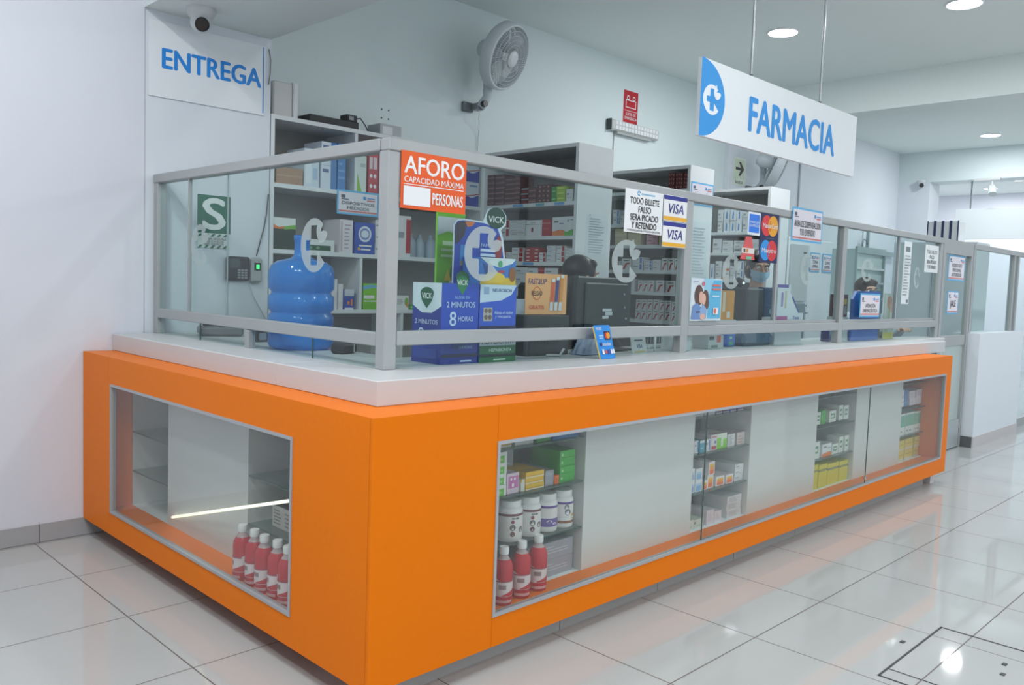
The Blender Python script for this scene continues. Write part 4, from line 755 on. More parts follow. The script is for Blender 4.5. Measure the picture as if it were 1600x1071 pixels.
# papers on the end panels
YE = 1.5925
sheet('printed_sheet', 'typed white sheet on the end of the corner shelf unit', 'notice', (2.83, YE-.003, 1.55), 0, .22, .28, lines(.03, .19, .02, .26, 14, (170, 178, 186), 5)+[('e', .03, .272, .004, .004, (170, 60, 60))], (218, 226, 230))
notice('shelf_sign', 'blue bordered sign high on the end of the middle unit', (4.045, 1.588, 2.0), .315, .175, [('ÁREA DE ALMACÉN', .5)])
sheet('printed_sheet', 'tall white sheet of typed text on the middle unit end', 'notice', (4.07, 1.588, 1.42), 0, .25, .46, lines(.03, .22, .05, .42, 16, (184, 194, 202), 6), (216, 226, 230))
sheet('arrow_sign', 'pale exit sign with a black arrow on the far wall', 'sign', (6.68, 2.797, 2.50), 0, .26, .30, [('r', .02, .07, .24, .28, (206, 220, 196)), ('r', .05, .165, .17, .195, (20, 24, 24)), ('p', [(.11, .255), (.15, .255), (.225, .18), (.15, .105), (.11, .105), (.165, .18)], (20, 24, 24)), ('t', 'SALIDA', .13, .035, .16, .03, (40, 50, 46))], (222, 230, 216))
sheet('emergency_light_sign', 'red sign with a white lamp symbol above the emergency light', 'sign', (4.79, YB-.003, 2.875), 0, .215, .29, [
  ('r', .03, .135, .185, .142, WHITE), ('r', .03, .2, .185, .207, WHITE), ('r', .03, .135, .037, .207, WHITE), ('r', .178, .135, .185, .207, WHITE), ('e', .065, .225, .022, .022, WHITE), ('e', .065, .225, .014, .014, (190, 30, 44)), ('e', .15, .225, .022, .022, WHITE), ('e', .15, .225, .014, .014, (190, 30, 44)), ('r', .01, .105, .205, .109, WHITE), ('t', 'LUCES DE', .108, .078, .15, .026, WHITE), ('t', 'EMERGENCIA', .108, .04, .18, .026, WHITE)], (190, 30, 44))
# ------------------------------------------------------------------ emergency light, fans, cameras
t = thing('emergency_light', 'long white emergency light bar under the red sign', 'emergency light', (4.56, YB-.075, 2.755))
MB().box(.0, .74, .02, .074, .01, .105, mat((196, 198, 196), .5), .012).build('housing', t); MB().box(-.012, .0, .015, .07, .008, .108, mat((50, 62, 58), .4), .003).build('end_cap', t)
mb = MB()
for i in range(14):
    for j in range(2): mb.box(.06+i*.047, .095+i*.047, .016, .0205, .022+j*.042, .054+j*.042, mat((232, 236, 238), .2))
mb.build('led_lens', t)
MB().box(.1, .62, .03, .074, -.012, .008, mat((170, 174, 174), .5)).build('bracket', t); MB().tube([(.10, .065, .0), (.10, .07, -.2), (.09, .07, -.5)], .004, mat((180, 184, 186), .5)).build('cord', t)
def fan(label, base, head, nrm):
    t = thing('wall_fan', label, 'fan', base); B = Vector(base); Hc = Vector(head)-B; N = Vector(nrm).normalized()
    g = mat((206, 213, 218), .35, name='fan_plastic'); gd = mat((170, 178, 186), .4); w = mat((222, 226, 230), .35)
    Rr = .235
    mb = MB().box(-.05, .05, -.03, -.001, -.035, .035, mat((120, 126, 130), .4, .4), .004).box(.03, .09, -.10, -.03, -.02, .03, mat((150, 154, 158), .4, .3), .004); mb.build('wall_bracket', t)
    P1 = Hc-N*.20
    q = [Vector((.06, -.09, .0)), Vector((.10, -.13, .08)), Vector((.10, -.15, .18)).lerp(P1, .35), P1.lerp(Vector((.1, -.14, .2)), .25), P1+Vector((0, 0, -.03))]
    MB().tube(q, .036, g, 12).build('arm', t)
    MB().cyl(q[0]+Vector((0, -.03, .02)), q[0]+Vector((0, -.065, .02)), .024, mat((44, 48, 54), .3), n=20).build('knob', t)
    MB().lathe([(.03, -.24), (.062, -.225), (.072, -.19), (.068, -.12), (.05, -.06)], g, tuple(Hc), 28, N).build('motor_housing', t)
    mb = MB(); qm = Vector((0, 0, 1)).rotation_difference(N).to_matrix()
    def pt(r, a, h): return Hc+qm @ Vector((r*math.cos(a), r*math.sin(a), h))
    mb.lathe([(Rr, -.06), (Rr+.012, -.045), (Rr+.014, .0), (Rr+.004, .035), (Rr-.012, .042), (Rr-.014, .0), (Rr-.012, -.05), (Rr, -.06)], g, tuple(Hc), 56, N, cap=False); mb.build('rim', t)
    mb = MB()
    for k in range(72):
        a = 2*math.pi*k/72; mb.tube([pt(.06, a, .062), pt(.13, a+.12, .066), pt(.19, a+.2, .056), pt(Rr-.008, a+.25, .036)], .0016, w, 5)
    for rr, hh in ((.10, .066), (.135, .066), (.165, .062), (.195, .054)): mb.torus(tuple(Hc+N*hh), N, rr, .0022, g, 48, 6)
    mb.build('front_guard', t)
    mb = MB()
    for k in range(48):
        a = 2*math.pi*k/48; mb.tube([pt(.06, a, -.07), pt(.15, a-.1, -.075), pt(Rr-.004, a-.2, -.05)], .0018, g, 5)
    mb.build('rear_guard', t)
    MB().lathe([(.058, .06), (.062, .066), (.058, .074), (.03, .080)], w, tuple(Hc), 28, N).build('hub_cap', t)
    for k in range(5):
        mb = MB(); a0 = 2*math.pi*k/5; v = []; fq = []
        for i in range(6):
            for j in range(5):
                rr = .03+(.20-.03)*i/5; a = a0+(.25+.55*i/5)*(j/4-.5)+.25*i/5; v.append(tuple(pt(rr, a, .025-.05*j/4)))
        for i in range(5):
            for j in range(4): fq.append((i*5+j, i*5+j+1, (i+1)*5+j+1, (i+1)*5+j))
        mb.add(v, fq, gd, True); mb.build('blade', t)
    MB().tube([(.075, -.07, -.02), (.08, -.06, -.08), (.115, -.03, -.13), (.125, -.012, -.2), (.13, -.008, -.34), (.13, -.008, -.55)], .0035, w).build('cord', t)
    return t
fan('grey wall fan with round guard high above the corner shelves', (2.86, YB, 2.675), (2.95, 2.53, 3.02), (.236, -.903, -.381))
fan('second grey wall fan half hidden under the hanging sign', (7.0, 2.8, 2.48), (6.95, 2.42, 2.70), (.55, -.75, -.35))
def dome(name, label, loc, look, k=1.0):
    t = thing(name, label, 'camera', loc); g = mat((206, 210, 212), .35)
    MB().lathe([(.062*k, 0), (.062*k, -.012*k), (.056*k, -.03*k), (.045*k, -.045*k)], g, n=28).build('base', t)
    MB().ball((0, 0, -.058*k), .047*k, g, 24).build('ball', t)
    d = Vector(look).normalized(); c = Vector((0, 0, -.058*k))
    MB().lathe([(.030*k, .036*k), (.031*k, .047*k), (.026*k, .049*k)], mat((30, 30, 34), .15), tuple(c), 24, d).build('lens', t)
dome('security_camera', 'white eyeball security camera under the beam above the delivery sign', (.505, 2.26, 2.70), (-.3, -.9, -.45), 1.15)
dome('security_camera', 'small white security camera far back on the end beam', (11.24, 2.46, 3.02), (-.8, -.4, -.3), 1.0)
t = thing('spotlight', 'small white spotlight on the end beam above the white panel', 'spotlight', (11.24, 1.6, 2.999))
MB().box(-.03, .03, -.16, .16, -.03, 0, mat((190, 194, 194), .4)).build('track', t); MB().cyl((0, -.06, -.03), (0, -.06, -.13), .012, mat((200, 204, 204), .4)).build('stem', t)
MB().lathe([(.05, -.02), (.055, .08), (.035, .12)], mat((206, 214, 214), .35), (0, -.07, -.2), 20, (.5, .2, .8)).build('head', t)
# ------------------------------------------------------------------ on top of the wall shelves
t = thing('network_router', 'upright white router standing on the wall shelves', 'router', (1.085, 2.56, 2.2852))
MB().box(0, .13, 0, .16, 0, .215, mat((206, 206, 204), .4), .008).build('case', t); MB().box(.131, .165, -.005, .165, 0, .225, mat((226, 228, 230), .4), .006).build('face_plate', t); MB().box(.1655, .1665, .02, .026, .03, .2, mat((90, 94, 98), .4)).build('slot', t)
t = thing('video_recorder', 'flat black video recorder lying on the wall shelves', 'recorder', (1.32, 2.54, 2.2852))
MB().box(0, .36, 0, .26, .004, .055, mat((34, 34, 38), .35), .004).build('case', t); MB().box(.28, .36, .02, .1, .056, .1, mat((30, 30, 34), .4), .004).build('power_adapter', t); MB().box(.295, .33, .016, .0195, .066, .09, mat((150, 154, 160), .4)).build('sticker', t)
MB().tube([(.35, .05, .08), (.39, .03, .09), (.42, .02, .05), (.43, .0, .01), (.45, .0, .008)], .004, BLACK and mat(BLACK, .4)).build('cable', t)
tag(MB().box(0, .17, 0, .14, 0, .075, mat((176, 180, 184), .3)).box(.02, .1, -.001, 0, .01, .06, mat((216, 220, 222), .3)).build('adapter_box', None, (1.83, 2.52, 2.2852)), 'small silver box beside the black recorder on the shelves', 'box')
tag(MB().tube([(1.03, 2.53, 2.30), (1.05, 2.54, 2.36), (1.035, 2.55, 2.40)], .004, mat(BLACK, .5)).tube([(1.03, 2.52, 2.31), (1.05, 2.53, 2.33), (1.05, 2.54, 2.30)], .004, mat(BLACK, .5)).build('cable_bundle'), 'tangle of black cables between column and white router', 'cables')
mb = MB()
for x in (0, .06):
    for z in (0, .06): mb.lathe([(.006, 0), (.006, .003)], mat((70, 74, 78), .5), (x, 0, z), 12, (0, -1, 0))
tag(mb.build('wall_anchor_holes', None, (2.077, YB, 2.47)), 'four dark anchor holes in the wall above the shelves', 'anchor holes')

# ------------------------------------------------------------------ on the worktop behind the glass
Z = zc+.0008
def promo(label, x, y, w, d, h, elems, side, base, name='display_box'):
    t = thing(name, label, 'display box', (x, y, Z)); mb = MB(); tb = MB(); mb.box(0, w, 0, d, 0, h, mat(base, .35)); draw(mb, tb, elems, 0)
    mb.M = Matrix.Rotation(-math.pi/2, 4, 'Z'); tb.M = mb.M
    draw(mb, tb, [(e[0], *[v for v in e[1:]]) for e in side], 0)
    mb.build('carton', t)
    if tb.v: tb.build('lettering', t)
    return t
DB, VG = (30, 52, 150), (26, 96, 62)
def shield(cx, cz, rx, rz): return [(cx+rx*math.cos(R(a)), cz+rz*(.35+.55*math.sin(R(a)))) for a in range(0, 181, 15)]+[(cx-rx*.75, cz-rz*.3), (cx, cz-rz), (cx+rx*.75, cz-rz*.3)]
sd = [('p', [(x-.18, z) for x, z in [(.0, .32), (.0, .23), (.06, .2), (.12, .2), (.18, .23), (.18, .32)]], (226, 232, 238)), ('p', [(x-.18, z) for x, z in shield(.09, .262, .042, .045)], VG), ('t', 'VICK', -.09, .268, .06, .022, WHITE, {'b': .04}), ('t', '2 MINUTOS', -.09, .165, .14, .018, (206, 218, 240), {'b': .02}), ('t', '8', -.12, .115, .034, .05, (206, 218, 240), {'b': .03}), ('r', -.17, .02, -.02, .06, (44, 70, 160))]
t = promo('blue cough drops display box standing behind the glass by the corner', .662, .482, .195, .18, .32, [
  ('r', .0, .12, .195, .32, (30, 74, 190)), ('p', shield(.105, .325, .036, .05), VG), ('p', shield(.105, .315, .03, .04), (40, 130, 80)), ('t', 'VICK', .105, .325, .056, .02, WHITE, {'b': .04}), ('t', 'ALIVIA EN', .105, .265, .08, .012, (150, 190, 240)), ('t', '2 MINUTOS', .1, .236, .15, .022, (200, 218, 246), {'b': .03}), ('t', '8', .058, .18, .034, .056, (200, 218, 246), {'b': .03}), ('t', 'HORAS', .125, .18, .08, .02, (200, 218, 246), {'b': .02}),
  ('r', .06, .06, .13, .1, (34, 60, 120)), ('t', 'ALIVIO', .13, .088, .05, .012, (170, 190, 230)), ('t', 'A 8 HORAS', .13, .066, .07, .012, (170, 190, 230)), ('r', 0, .028, .195, .04, (18, 26, 70)), ('r', .1, .008, .16, .014, (190, 206, 240))], sd, DB)
t = thing('standing_card', 'tall family card with green oval top, rising out of the display box', 'display card', (.815, .60, Z+.3202))
mb = MB(); tb = MB(); out = [(.0, .0), (.3, .0), (.3, .12), (.285, .2), (.27, .235), (.30, .26), (.30, .30), (.275, .325), (.235, .332), (.19, .32), (.175, .285), (.165, .265), (.05, .268), (.02, .262), (0, .24)]
mb.prism(out, 0, .003, mat((224, 230, 238), .4))
draw(mb, tb, [('p', [(.006, .0), (.29, .0), (.29, .12), (.272, .2), (.25, .24), (.17, .258), (.05, .262), (.02, .256), (.006, .238)], (36, 74, 180)), ('p', [(.008, .16), (.008, .236), (.03, .256), (.075, .258), (.06, .2), (.03, .17)], (58, 52, 70)), ('p', [(.06, .258), (.12, .26), (.1, .24), (.075, .235)], (220, 120, 70)), ('p', [(.035, .075), (.1, .075), (.1, .16), (.04, .16)], (60, 140, 210)), ('r', .04, .075, .1, .095, (206, 160, 110)), ('e', .238, .285, .055, .045, (24, 70, 52)), ('t', 'VICK', .238, .278, .09, .026, WHITE, {'b': .04}), ('t', 'FAMILIA', .195, .165, .085, .014, (200, 220, 250)), ('r', .15, .138, .24, .15, (222, 230, 246)), ('r', .15, .118, .24, .130, (222, 230, 246)), ('e', .255, .15, .02, .06, (150, 40, 50))], 0)
mb.build('card', t); tb.build('lettering', t)
t = promo('bright blue vitamins display box beside the cough drops box', .865, .482, .21, .17, .32, [
  ('p', [(0, .32), (.21, .32), (.18, .28), (.12, .255), (0, .245)], (206, 220, 238)), ('r', .02, .28, .05, .31, (150, 176, 210)), ('t', 'NEUROBION', .125, .297, .11, .014, (70, 96, 160)), ('r', .02, .17, .07, .225, (196, 186, 176)), ('e', .034, .212, .01, .01, (120, 100, 90)), ('e', .056, .212, .01, .01, (120, 100, 90)), ('e', .034, .186, .01, .01, (120, 100, 90)), ('e', .056, .186, .01, .01, (120, 100, 90)), ('t', 'Alivia el dolor', .135, .205, .11, .013, (200, 216, 246)), ('t', 'y recupera', .13, .185, .09, .013, (200, 216, 246)), ('r', 0, .132, .21, .15, (26, 34, 76)),
  ('r', 0, .068, .21, .104, (200, 206, 214)), ('t', 'HEPABIONTA', .105, .086, .18, .022, (24, 32, 50), {'b': .03}), ('r', 0, 0, .21, .068, (30, 104, 62)), ('t', 'HEPABIONTA', .12, .05, .13, .013, (210, 226, 214), {'b': .03, 's': .1}), ('r', 0, .022, .21, .034, (18, 40, 44)), ('r', .08, .007, .15, .013, (190, 214, 196))], [], (36, 84, 204))
for k, (x, w, lb) in enumerate(((.865, .205, 'blue and yellow lozenge carton on top of the vitamins display box'),)):
    mb = MB(); mb.box(0, w, 0, .108, 0, .11, mat((52, 120, 200), .4)); tb = MB()
    draw(mb, tb, [('p', [(0, .11), (w, .11), (w*.9, .09), (w*.55, .07), (w*.2, .085)], (222, 228, 230)), ('r', 0, 0, w, .03, (228, 186, 40)), ('e', w*.4, .03, .06, .022, (234, 196, 70)), ('p', [(w*.05, .09), (w*.15, .04), (w*.3, .07)], (60, 80, 150)), ('r', w*.5, .05, w*.68, .06, (190, 60, 80)), ('e', w*.55, .086, .012, .014, (90, 170, 120)), ('e', w*.9, .045, .02, .03, (150, 90, 40))], 0)
    o = mb.build('lozenge_carton', None, (x, .487, Z+.3202)); tag(o, lb, 'carton')
t = sheet('standing_card', 'tall green mosquito repellent card standing behind the display boxes', 'display card', (.83, .72, Z), 0, .155, .62, [
  ('p', [(0, .52), (.06, .54), (.17, .51), (.17, .6), (0, .6)], (214, 222, 226)), ('r', .1, .55, .15, .57, (60, 120, 90)), ('r', .03, .48, .14, .498, (210, 236, 190)), ('r', .02, .455, .15, .466, (200, 230, 170)), ('r', .02, .43, .13, .44, (200, 230, 170)), ('e', .12, .36, .045, .06, (30, 110, 60)), ('p', [(.04, .33), (.08, .33), (.06, .38)], (230, 200, 40)), ('r', .07, .08, .15, .33, (222, 228, 224)), ('r', .1, .1, .12, .31, (90, 100, 120)), ('e', .1, .07, .06, .05, (170, 206, 40))], (124, 200, 50), t=.012)
t = thing('computer_case', 'black computer case on the worktop below the orange leaflet', 'computer', (1.27, .60, Z))
MB().box(0, .29, 0, .195, 0, .185, mat((34, 42, 42), .4), .004).build('case', t); mb = MB()
for i in range(9): mb.box(.03+i*.022, .042+i*.022, -.0015, -.0002, .05, .13, mat((20, 24, 24), .6))
mb.build('vent', t)
t = thing('leaflet_box', 'orange leaflet card with three tube pictures standing on the computer', 'leaflet', (1.33, .64, Z+.186))
o = MB().box(0, .13, .03, .1, 0, .07, mat((206, 212, 216), .4)).build('card_holder', t)
mb = MB(); tb = MB(); mb.box(-.015, .27, .02, .024, .002, .192, mat((240, 172, 112), .45))
draw(mb, tb, [('t', 'FAST&UP', .06, .155, .12, .026, (60, 50, 110), {'b': .03, 's': .15}), ('e', .06, .1, .03, .032, (226, 120, 50)), ('e', .06, .1, .024, .026, (240, 176, 112)), ('t', 'RELOAD', .06, .1, .07, .022, (50, 40, 40), {'b': .03}), ('t', 'GRATIS', .06, .035, .1, .018, (226, 90, 60), {'b': .03})]+
  [w for i, c in enumerate(((226, 90, 44), (70, 60, 130), (220, 140, 50))) for w in (('p', [(.15+i*.03, .03), (.172+i*.03, .03), (.182+i*.03, .165+i*.01), (.16+i*.03, .165+i*.01)], c), ('p', [(.148+i*.03, .02), (.17+i*.03, .02), (.173+i*.03, .06), (.151+i*.03, .06)], (214, 216, 220)), ('p', [(.159+i*.03, .155+i*.01), (.181+i*.03, .155+i*.01), (.182+i*.03, .17+i*.01), (.16+i*.03, .17+i*.01)], (220, 224, 226)))], .02)
mb.build('card', t); tb.build('lettering', t)
# monitor seen from behind
t = thing('computer_monitor', 'big black computer monitor seen from behind, with a white label', 'monitor', (1.95, .70, Z), R(10))
mb = MB().box(-.28, .29, 0, .03, .06, .375, mat((38, 46, 46), .45), .006); mb.build('screen_back', t)
MB().box(-.22, .23, -.014, -.0005, .10, .345, mat((40, 48, 48), .5), .01).build('rear_cover', t); MB().box(-.04, .04, -.03, -.015, .012, .13, mat((30, 34, 34), .5)).build('stand', t); MB().box(-.13, .13, -.10, .08, 0, .012, mat((30, 34, 34), .5), .004).build('stand_base', t)
mb = MB().box(-.05, .045, -.0152, -.0142, .20, .215, mat((200, 204, 206), .4)).box(-.02, .055, -.0152, -.0142, .18, .198, mat((190, 196, 198), .4)).box(-.05, .015, -.0152, -.0142, .163, .178, mat((200, 204, 206), .4)); mb.build('sticker', t)
mb = MB()
for x, z in ((.19, .22), (.21, .16), (.18, .29)): mb.lathe([(.007, 0), (.006, .003)], mat((150, 156, 158), .4), (x, -.0142, z), 12, (0, -1, 0))
mb.build('screw', t); MB().box(-.27, .28, .0305, .0315, .075, .36, mat((60, 80, 110), .2)).build('screen', t)
# till stuff under the rail
t = thing('card_stand', 'small white tent card with blue VISA wordmark on the worktop', 'sign', (1.935, .50, Z), R(4))
mb = MB(); tb = MB(); mb.box(0, .135, 0, .003, 0, .098, mat((206, 208, 208), .45)); draw(mb, tb, [('r', .03, .06, .105, .068, (70, 76, 84)), ('t', 'VISA', .07, .034, .05, .02, (40, 54, 130), {'b': .03, 's': .15}), ('r', .02, .004, .12, .01, (206, 180, 90))], 0); o1 = mb.build('card', t); o2 = tb.build('lettering', t)
for q in (o1, o2): q.rotation_euler = (R(-12), 0, 0)
tag(MB().tube([(2.165, .53, Z), (2.165, .53, 1.108)], .005, mat((222, 226, 226), .4)).build('white_rod'), 'thin white upright rod beside the tent card', 'rod')
t = thing('cash_tray', 'grey slotted tray on the worktop by the second post', 'tray', (2.28-.42, .66, Z)); 
t.location = (2.30, .66, Z); MB().box(0, .36, 0, .13, 0, .02, mat((206, 212, 214), .4), .003).build('base', t); mb = MB().box(.01, .35, .05, .12, .0205, .075, mat((60, 68, 70), .5))
for i in range(12): mb.box(.02+i*.027, .028+i*.027, .0485, .0497, .024, .07, mat((150, 160, 160), .4))
mb.build('slot_rack', t)
tag(MB().tube([(1.36, .56, Z+.006), (1.42, .53, Z+.006), (1.48, .56, Z+.03), (1.5, .6, Z+.006)], .006, mat((190, 194, 196), .5)).build('power_cable'), 'pale cable curling on the worktop under the middle rail', 'cable')
# second pane: things on the worktop
t = thing('medicine_rack', 'purple and orange box pair beside the poster', 'boxes', (2.99, .68, Z)); MB().box(0, .24, 0, .12, 0, .15, mat((206, 210, 210), .4)).build('holder', t)
MB().box(.0, .06, .01, .1, .151, .33, mat((140, 80, 170), .4)).build('purple_box', t); mb = MB().box(.063, .225, .01, .1, .151, .33, mat((222, 150, 50), .4)); draw(mb, mb, [('r', .09, .2, .12, .32, (230, 214, 190)), ('r', .14, .16, .18, .2, (226, 220, 210))], .01); mb.build('orange_box', t)
t = thing('till_screen', 'dark blue till screen with a pale emblem, behind the second pane', 'screen', (3.63, .72, Z), 0)
mb = MB().box(0, .26, 0, .05, .1, .36, mat((24, 56, 92), .35), .01); mb.build('screen_back', t); MB().box(-.24, -.02, -.02, .18, 0, .35, mat((50, 62, 68), .5), .01).build('printer_body', t); mb = MB(); draw(mb, mb, [('e', .12, .2, .03, .02, (120, 160, 180)), ('r', .04, .24, .22, .244, (70, 110, 140))], 0); mb.build('printed_emblem', t); MB().box(.08, .18, 0, .12, 0, .1, mat((44, 50, 56), .5)).build('stand', t)
t = thing('webcam', 'small black webcam with one white light on the till printer', 'camera', (3.46, .80, Z+.352)); MB().ball((0, 0, .035), .034, mat((34, 48, 54), .3), 20).build('body', t); MB().ball((-.008, -.031, .03), .009, mat((230, 236, 236), .3, 0, 1.0), 12).build('light', t)
t = thing('toothbrush_stand', 'white card stand with slanted side behind the sliding pane', 'display', (3.44, .52, Z)); mb = MB(); tb = MB(); mb.prism([(0, .14), (.36, .14), (.36, .2), (.30, .2), (.2, .31), (.17, .33), (.17, .38), (0, .38)], 0, .006, mat((222, 226, 232), .4)); draw(mb, tb, [('r', 0, .36, .14, .38, (110, 96, 170)), ('r', .05, .24, .075, .33, (150, 140, 190)), ('r', .1, .23, .12, .34, (206, 196, 160)), ('r', 0, .155, .14, .18, (196, 100, 160)), ('t', 'Tena', .26, .17, .09, .022, (90, 120, 190)), ('r', .16, .14, .36, .15, (90, 90, 170)), ('p', [(.19, .30), (.2, .31), (.30, .2), (.29, .2)], (70, 90, 160))], 0); mb.build('card', t); tb.build('lettering', t); MB().box(.0, .36, .0065, .1, 0, .17, mat((214, 218, 222), .4)).build('tray', t)
for k, (x, y, w, d, h, c, e, lb) in enumerate(((2.32, .50, .14, .1, .07, (206, 214, 216), [], 'plain white box on the worktop under the poster'), (2.63, .50, .16, .1, .075, (190, 196, 198), [('r', .01, .05, .06, .07, (70, 74, 84)), ('r', .09, .035, .13, .073, (226, 96, 60)), ('r', .03, .005, .1, .02, (120, 130, 130))], 'grey box with orange patch on the worktop'), (3.56, .64, .2, .05, .08, (226, 224, 230), [('r', .02, .03, .14, .075, (170, 190, 196)), ('r', 0, 0, .008, .08, (60, 60, 66))], 'small framed white box below the sliding pane'))):
    mb = MB(); mb.box(0, w, 0, d, 0, h, mat(c, .4)); draw(mb, mb, e, 0); tag(mb.build('counter_box', None, (x, y, Z)), lb, 'box')
t = thing('wipes_tub', 'blue and green pack on the worktop behind the lower glass', 'pack', (2.93, .55, Z)); mb = MB().box(0, .08, 0, .08, 0, .078, mat((40, 110, 200), .35), .006); draw(mb, mb, [('r', .008, .01, .05, .03, (70, 190, 120)), ('r', .012, .045, .04, .06, (140, 220, 160))], 0); mb.build('pack_body', t)
tag(MB().box(0, .36, 0, .13, 0, .075, mat((60, 96, 124), .3), .02).build('plastic_basket', None, (3.06, .52, Z)), 'low blue plastic basket behind the lower glass', 'basket')
t = thing('credit_terminal', 'dark blue card terminal standing by the third post', 'card terminal', (4.205, .52, Z)); MB().box(0, .04, 0, .06, 0, .08, mat((40, 40, 120), .35), .004).build('case', t); MB().box(.006, .034, -.0012, -.0002, .045, .072, mat((120, 140, 170), .2)).build('screen', t)
# left worktop
t = thing('desk_phone', 'grey desk phone on the worktop beside the wall', 'telephone', (.46, 2.15, Z), R(-20)); MB().box(0, .22, 0, .17, 0, .05, mat((120, 122, 124), .4), .012).build('base', t); MB().box(.01, .2, .012, .06, .0505, .085, mat((104, 106, 110), .4), .015).build('handset', t)
tag(MB().box(0, .07, 0, .1, 0, .055, mat((40, 46, 54), .4)).box(.012, .05, -.001, -.0002, .01, .045, mat((130, 146, 160), .4)).build('power_adapter', None, (.55, 1.72, Z)), 'small black box on the worktop beside the water bottle', 'box')
tag(MB().box(0, .11, 0, .07, 0, .045, mat((44, 40, 42), .4), .01).box(.078, .084, -.001, .0, .004, .04, mat((190, 190, 190), .3)).build('wallet', None, (.56, 1.0, Z), R(20)), 'black wallet with pale clasp on the worktop', 'wallet')
tag(sheet('price_sheet', 'small blue printed price card on the third wall shelf', 'card', (2.155, YSH-.004, 1.1515), 0, .125, .1, lines(.015, .11, .01, .09, 5, (110, 160, 206), 3), (206, 218, 228)), 'small blue printed price card on the third wall shelf', 'card')
# bottles in clear packs on the second wall shelf
b2 = None; k = 0
for i in range(4):
    lb = 'clear medical bottle in the second wall shelf row, %s from the divider' % ORD[i]
    if b2 is None:
        b2 = thing('saline_bottle', lb, 'bottle', (2.12, 2.54, 1.5072), 0, 'clear bottles on the second wall shelf'); M_S = film('clear_saline', (190, 206, 216), .6, .15)
        lather([(.036, 0), (.038, .006), (.038, .10), (.02, .13), (.012, .138)], M_S, 'body', b2, 20); lather([(.014, .139), (.014, .158)], mat((150, 170, 186), .4), 'cap', b2, 16)
    else: copy_tree(b2, (2.12+.085*i, 2.54+.01*(i % 2), 1.5072), None, lb)

# ------------------------------------------------------------------ further back
t = thing('tall_cabinet', 'tall white cabinet with grey door past the far shelf unit', 'cabinet', (5.68, 1.60, 0)); MB().box(0, .9, 0, .5, 0, 1.86, mat((222, 230, 234), .45), .006).build('body', t); MB().box(.03, .36, -.016, -.001, 1.28, 1.80, mat((184, 192, 194), .4), .003).build('grey_door', t); MB().box(.26, .32, -.018, -.0165, 1.72, 1.735, mat((90, 96, 100), .4)).build('badge', t)
MB().box(.03, .36, -.014, -.001, .75, 1.26, mat((120, 138, 146), .4), .003).build('lower_door', t); MB().box(.398, .402, -.001, -.0002, .1, 1.8, mat((170, 178, 184), .5)).build('seam', t)
mb = MB()
for x, z in ((.40, 1.24), (.40, 1.17), (.43, 1.17), (.40, 1.08)): mb.lathe([(.009, 0), (.009, .002)], mat((70, 84, 90), .5), (x, 0, z), 12, (0, -1, 0))
mb.build('peg_hole', t)
for k, x in enumerate((6.10, 6.36)): notice('cabinet_notice', 'small blue bordered sign on the tall cabinet, '+('beside the grey door' if k == 0 else 'at its outer edge'), (x, 1.592, 1.56), .2, .18, [('ZONA', .6), ('LIMPIA', .6)], group='signs on the tall cabinet')
t = thing('glass_cabinet', 'pale green glass fronted cabinet with shelves at the back wall', 'cabinet', (8.95, 2.35, 0)); MB().box(0, .9, .03, .42, 0, 1.93, mat((196, 214, 212), .4)).build('body', t); MB().box(0, .9, 0, .03, 1.88, 1.96, mat((160, 178, 178), .4)).build('top_frame', t)
for z in (1.3, 1.5, 1.68): MB().box(.03, .87, .0, .029, z, z+.025, mat((226, 234, 234), .4)).build('shelf_edge', t)
for k, x in enumerate((0, .88)): MB().box(x, x+.02, 0, .029, 0, 1.88, mat((170, 186, 186), .4)).build('frame_stile', t)
t = thing('kitchen_rail', 'grey horizontal wall rail with a hooked tap beyond the third pane', 'rail', (9.9, 2.70, 1.93)); MB().box(0, 1.3, 0, .06, 0, .05, mat((150, 164, 168), .4)).build('rail', t); MB().tube([(.1, .03, .05), (.1, .03, .13), (.14, .03, .18), (.22, .03, .18), (.26, .03, .12)], .012, mat((140, 156, 160), .3, .5)).build('hook', t); MB().box(.25, .28, .01, .05, .05, .34, mat((160, 172, 176), .4)).build('upright', t)
t = thing('plate_blue_card', 'deep blue card folder behind the pharmacist notice', 'folder', (4.525, .50, Z)); MB().prism([(0, 0), (.48, 0), (.48, .36), (.06, .36), (0, .3)], 0, .02, mat((24, 96, 186), .4)).build('cover', t); MB().prism([(.36, 0), (.565, 0), (.565, .37), (.36, .37)], .021, .035, mat((96, 112, 112), .4)).build('grey_back', t)
t.name = 'card_folder'
t = thing('counter_display', 'dark red product rack at the third post', 'display', (4.38, .52, Z)); MB().box(0, .13, 0, .1, 0, .17, mat((206, 210, 210), .4)).build('tray', t); mb = MB().box(.01, .125, .01, .09, .171, .33, mat((86, 34, 40), .4)); draw(mb, mb, [('r', .06, .26, .11, .30, (190, 160, 60)), ('r', .07, .19, .11, .25, (150, 150, 150)), ('r', 0.012, .2, .03, .24, (200, 50, 70))], .01); mb.build('pack', t)
t = sheet('flower_card', 'pale floral card standing beside the blue folder', 'card', (5.1, .50, Z), 0, .2, .35, [('e', .1, .28, .05, .05, (214, 150, 130)), ('e', .14, .24, .035, .04, (224, 170, 150)), ('p', [(.09, .25), (.11, .25), (.12, .1), (.1, .1)], (150, 170, 120)), ('r', 0, 0, .2, .05, (206, 196, 90)), ('e', .06, .1, .04, .05, (190, 200, 160))], (214, 216, 204), t=.004)
tag(MB().box(0, .5, 0, .18, 0, .07, mat((150, 140, 130), .5), .02).build('bag_pile', None, (4.92, .56, Z)), 'low brown bundle on the worktop behind the lower glass', 'bundle')
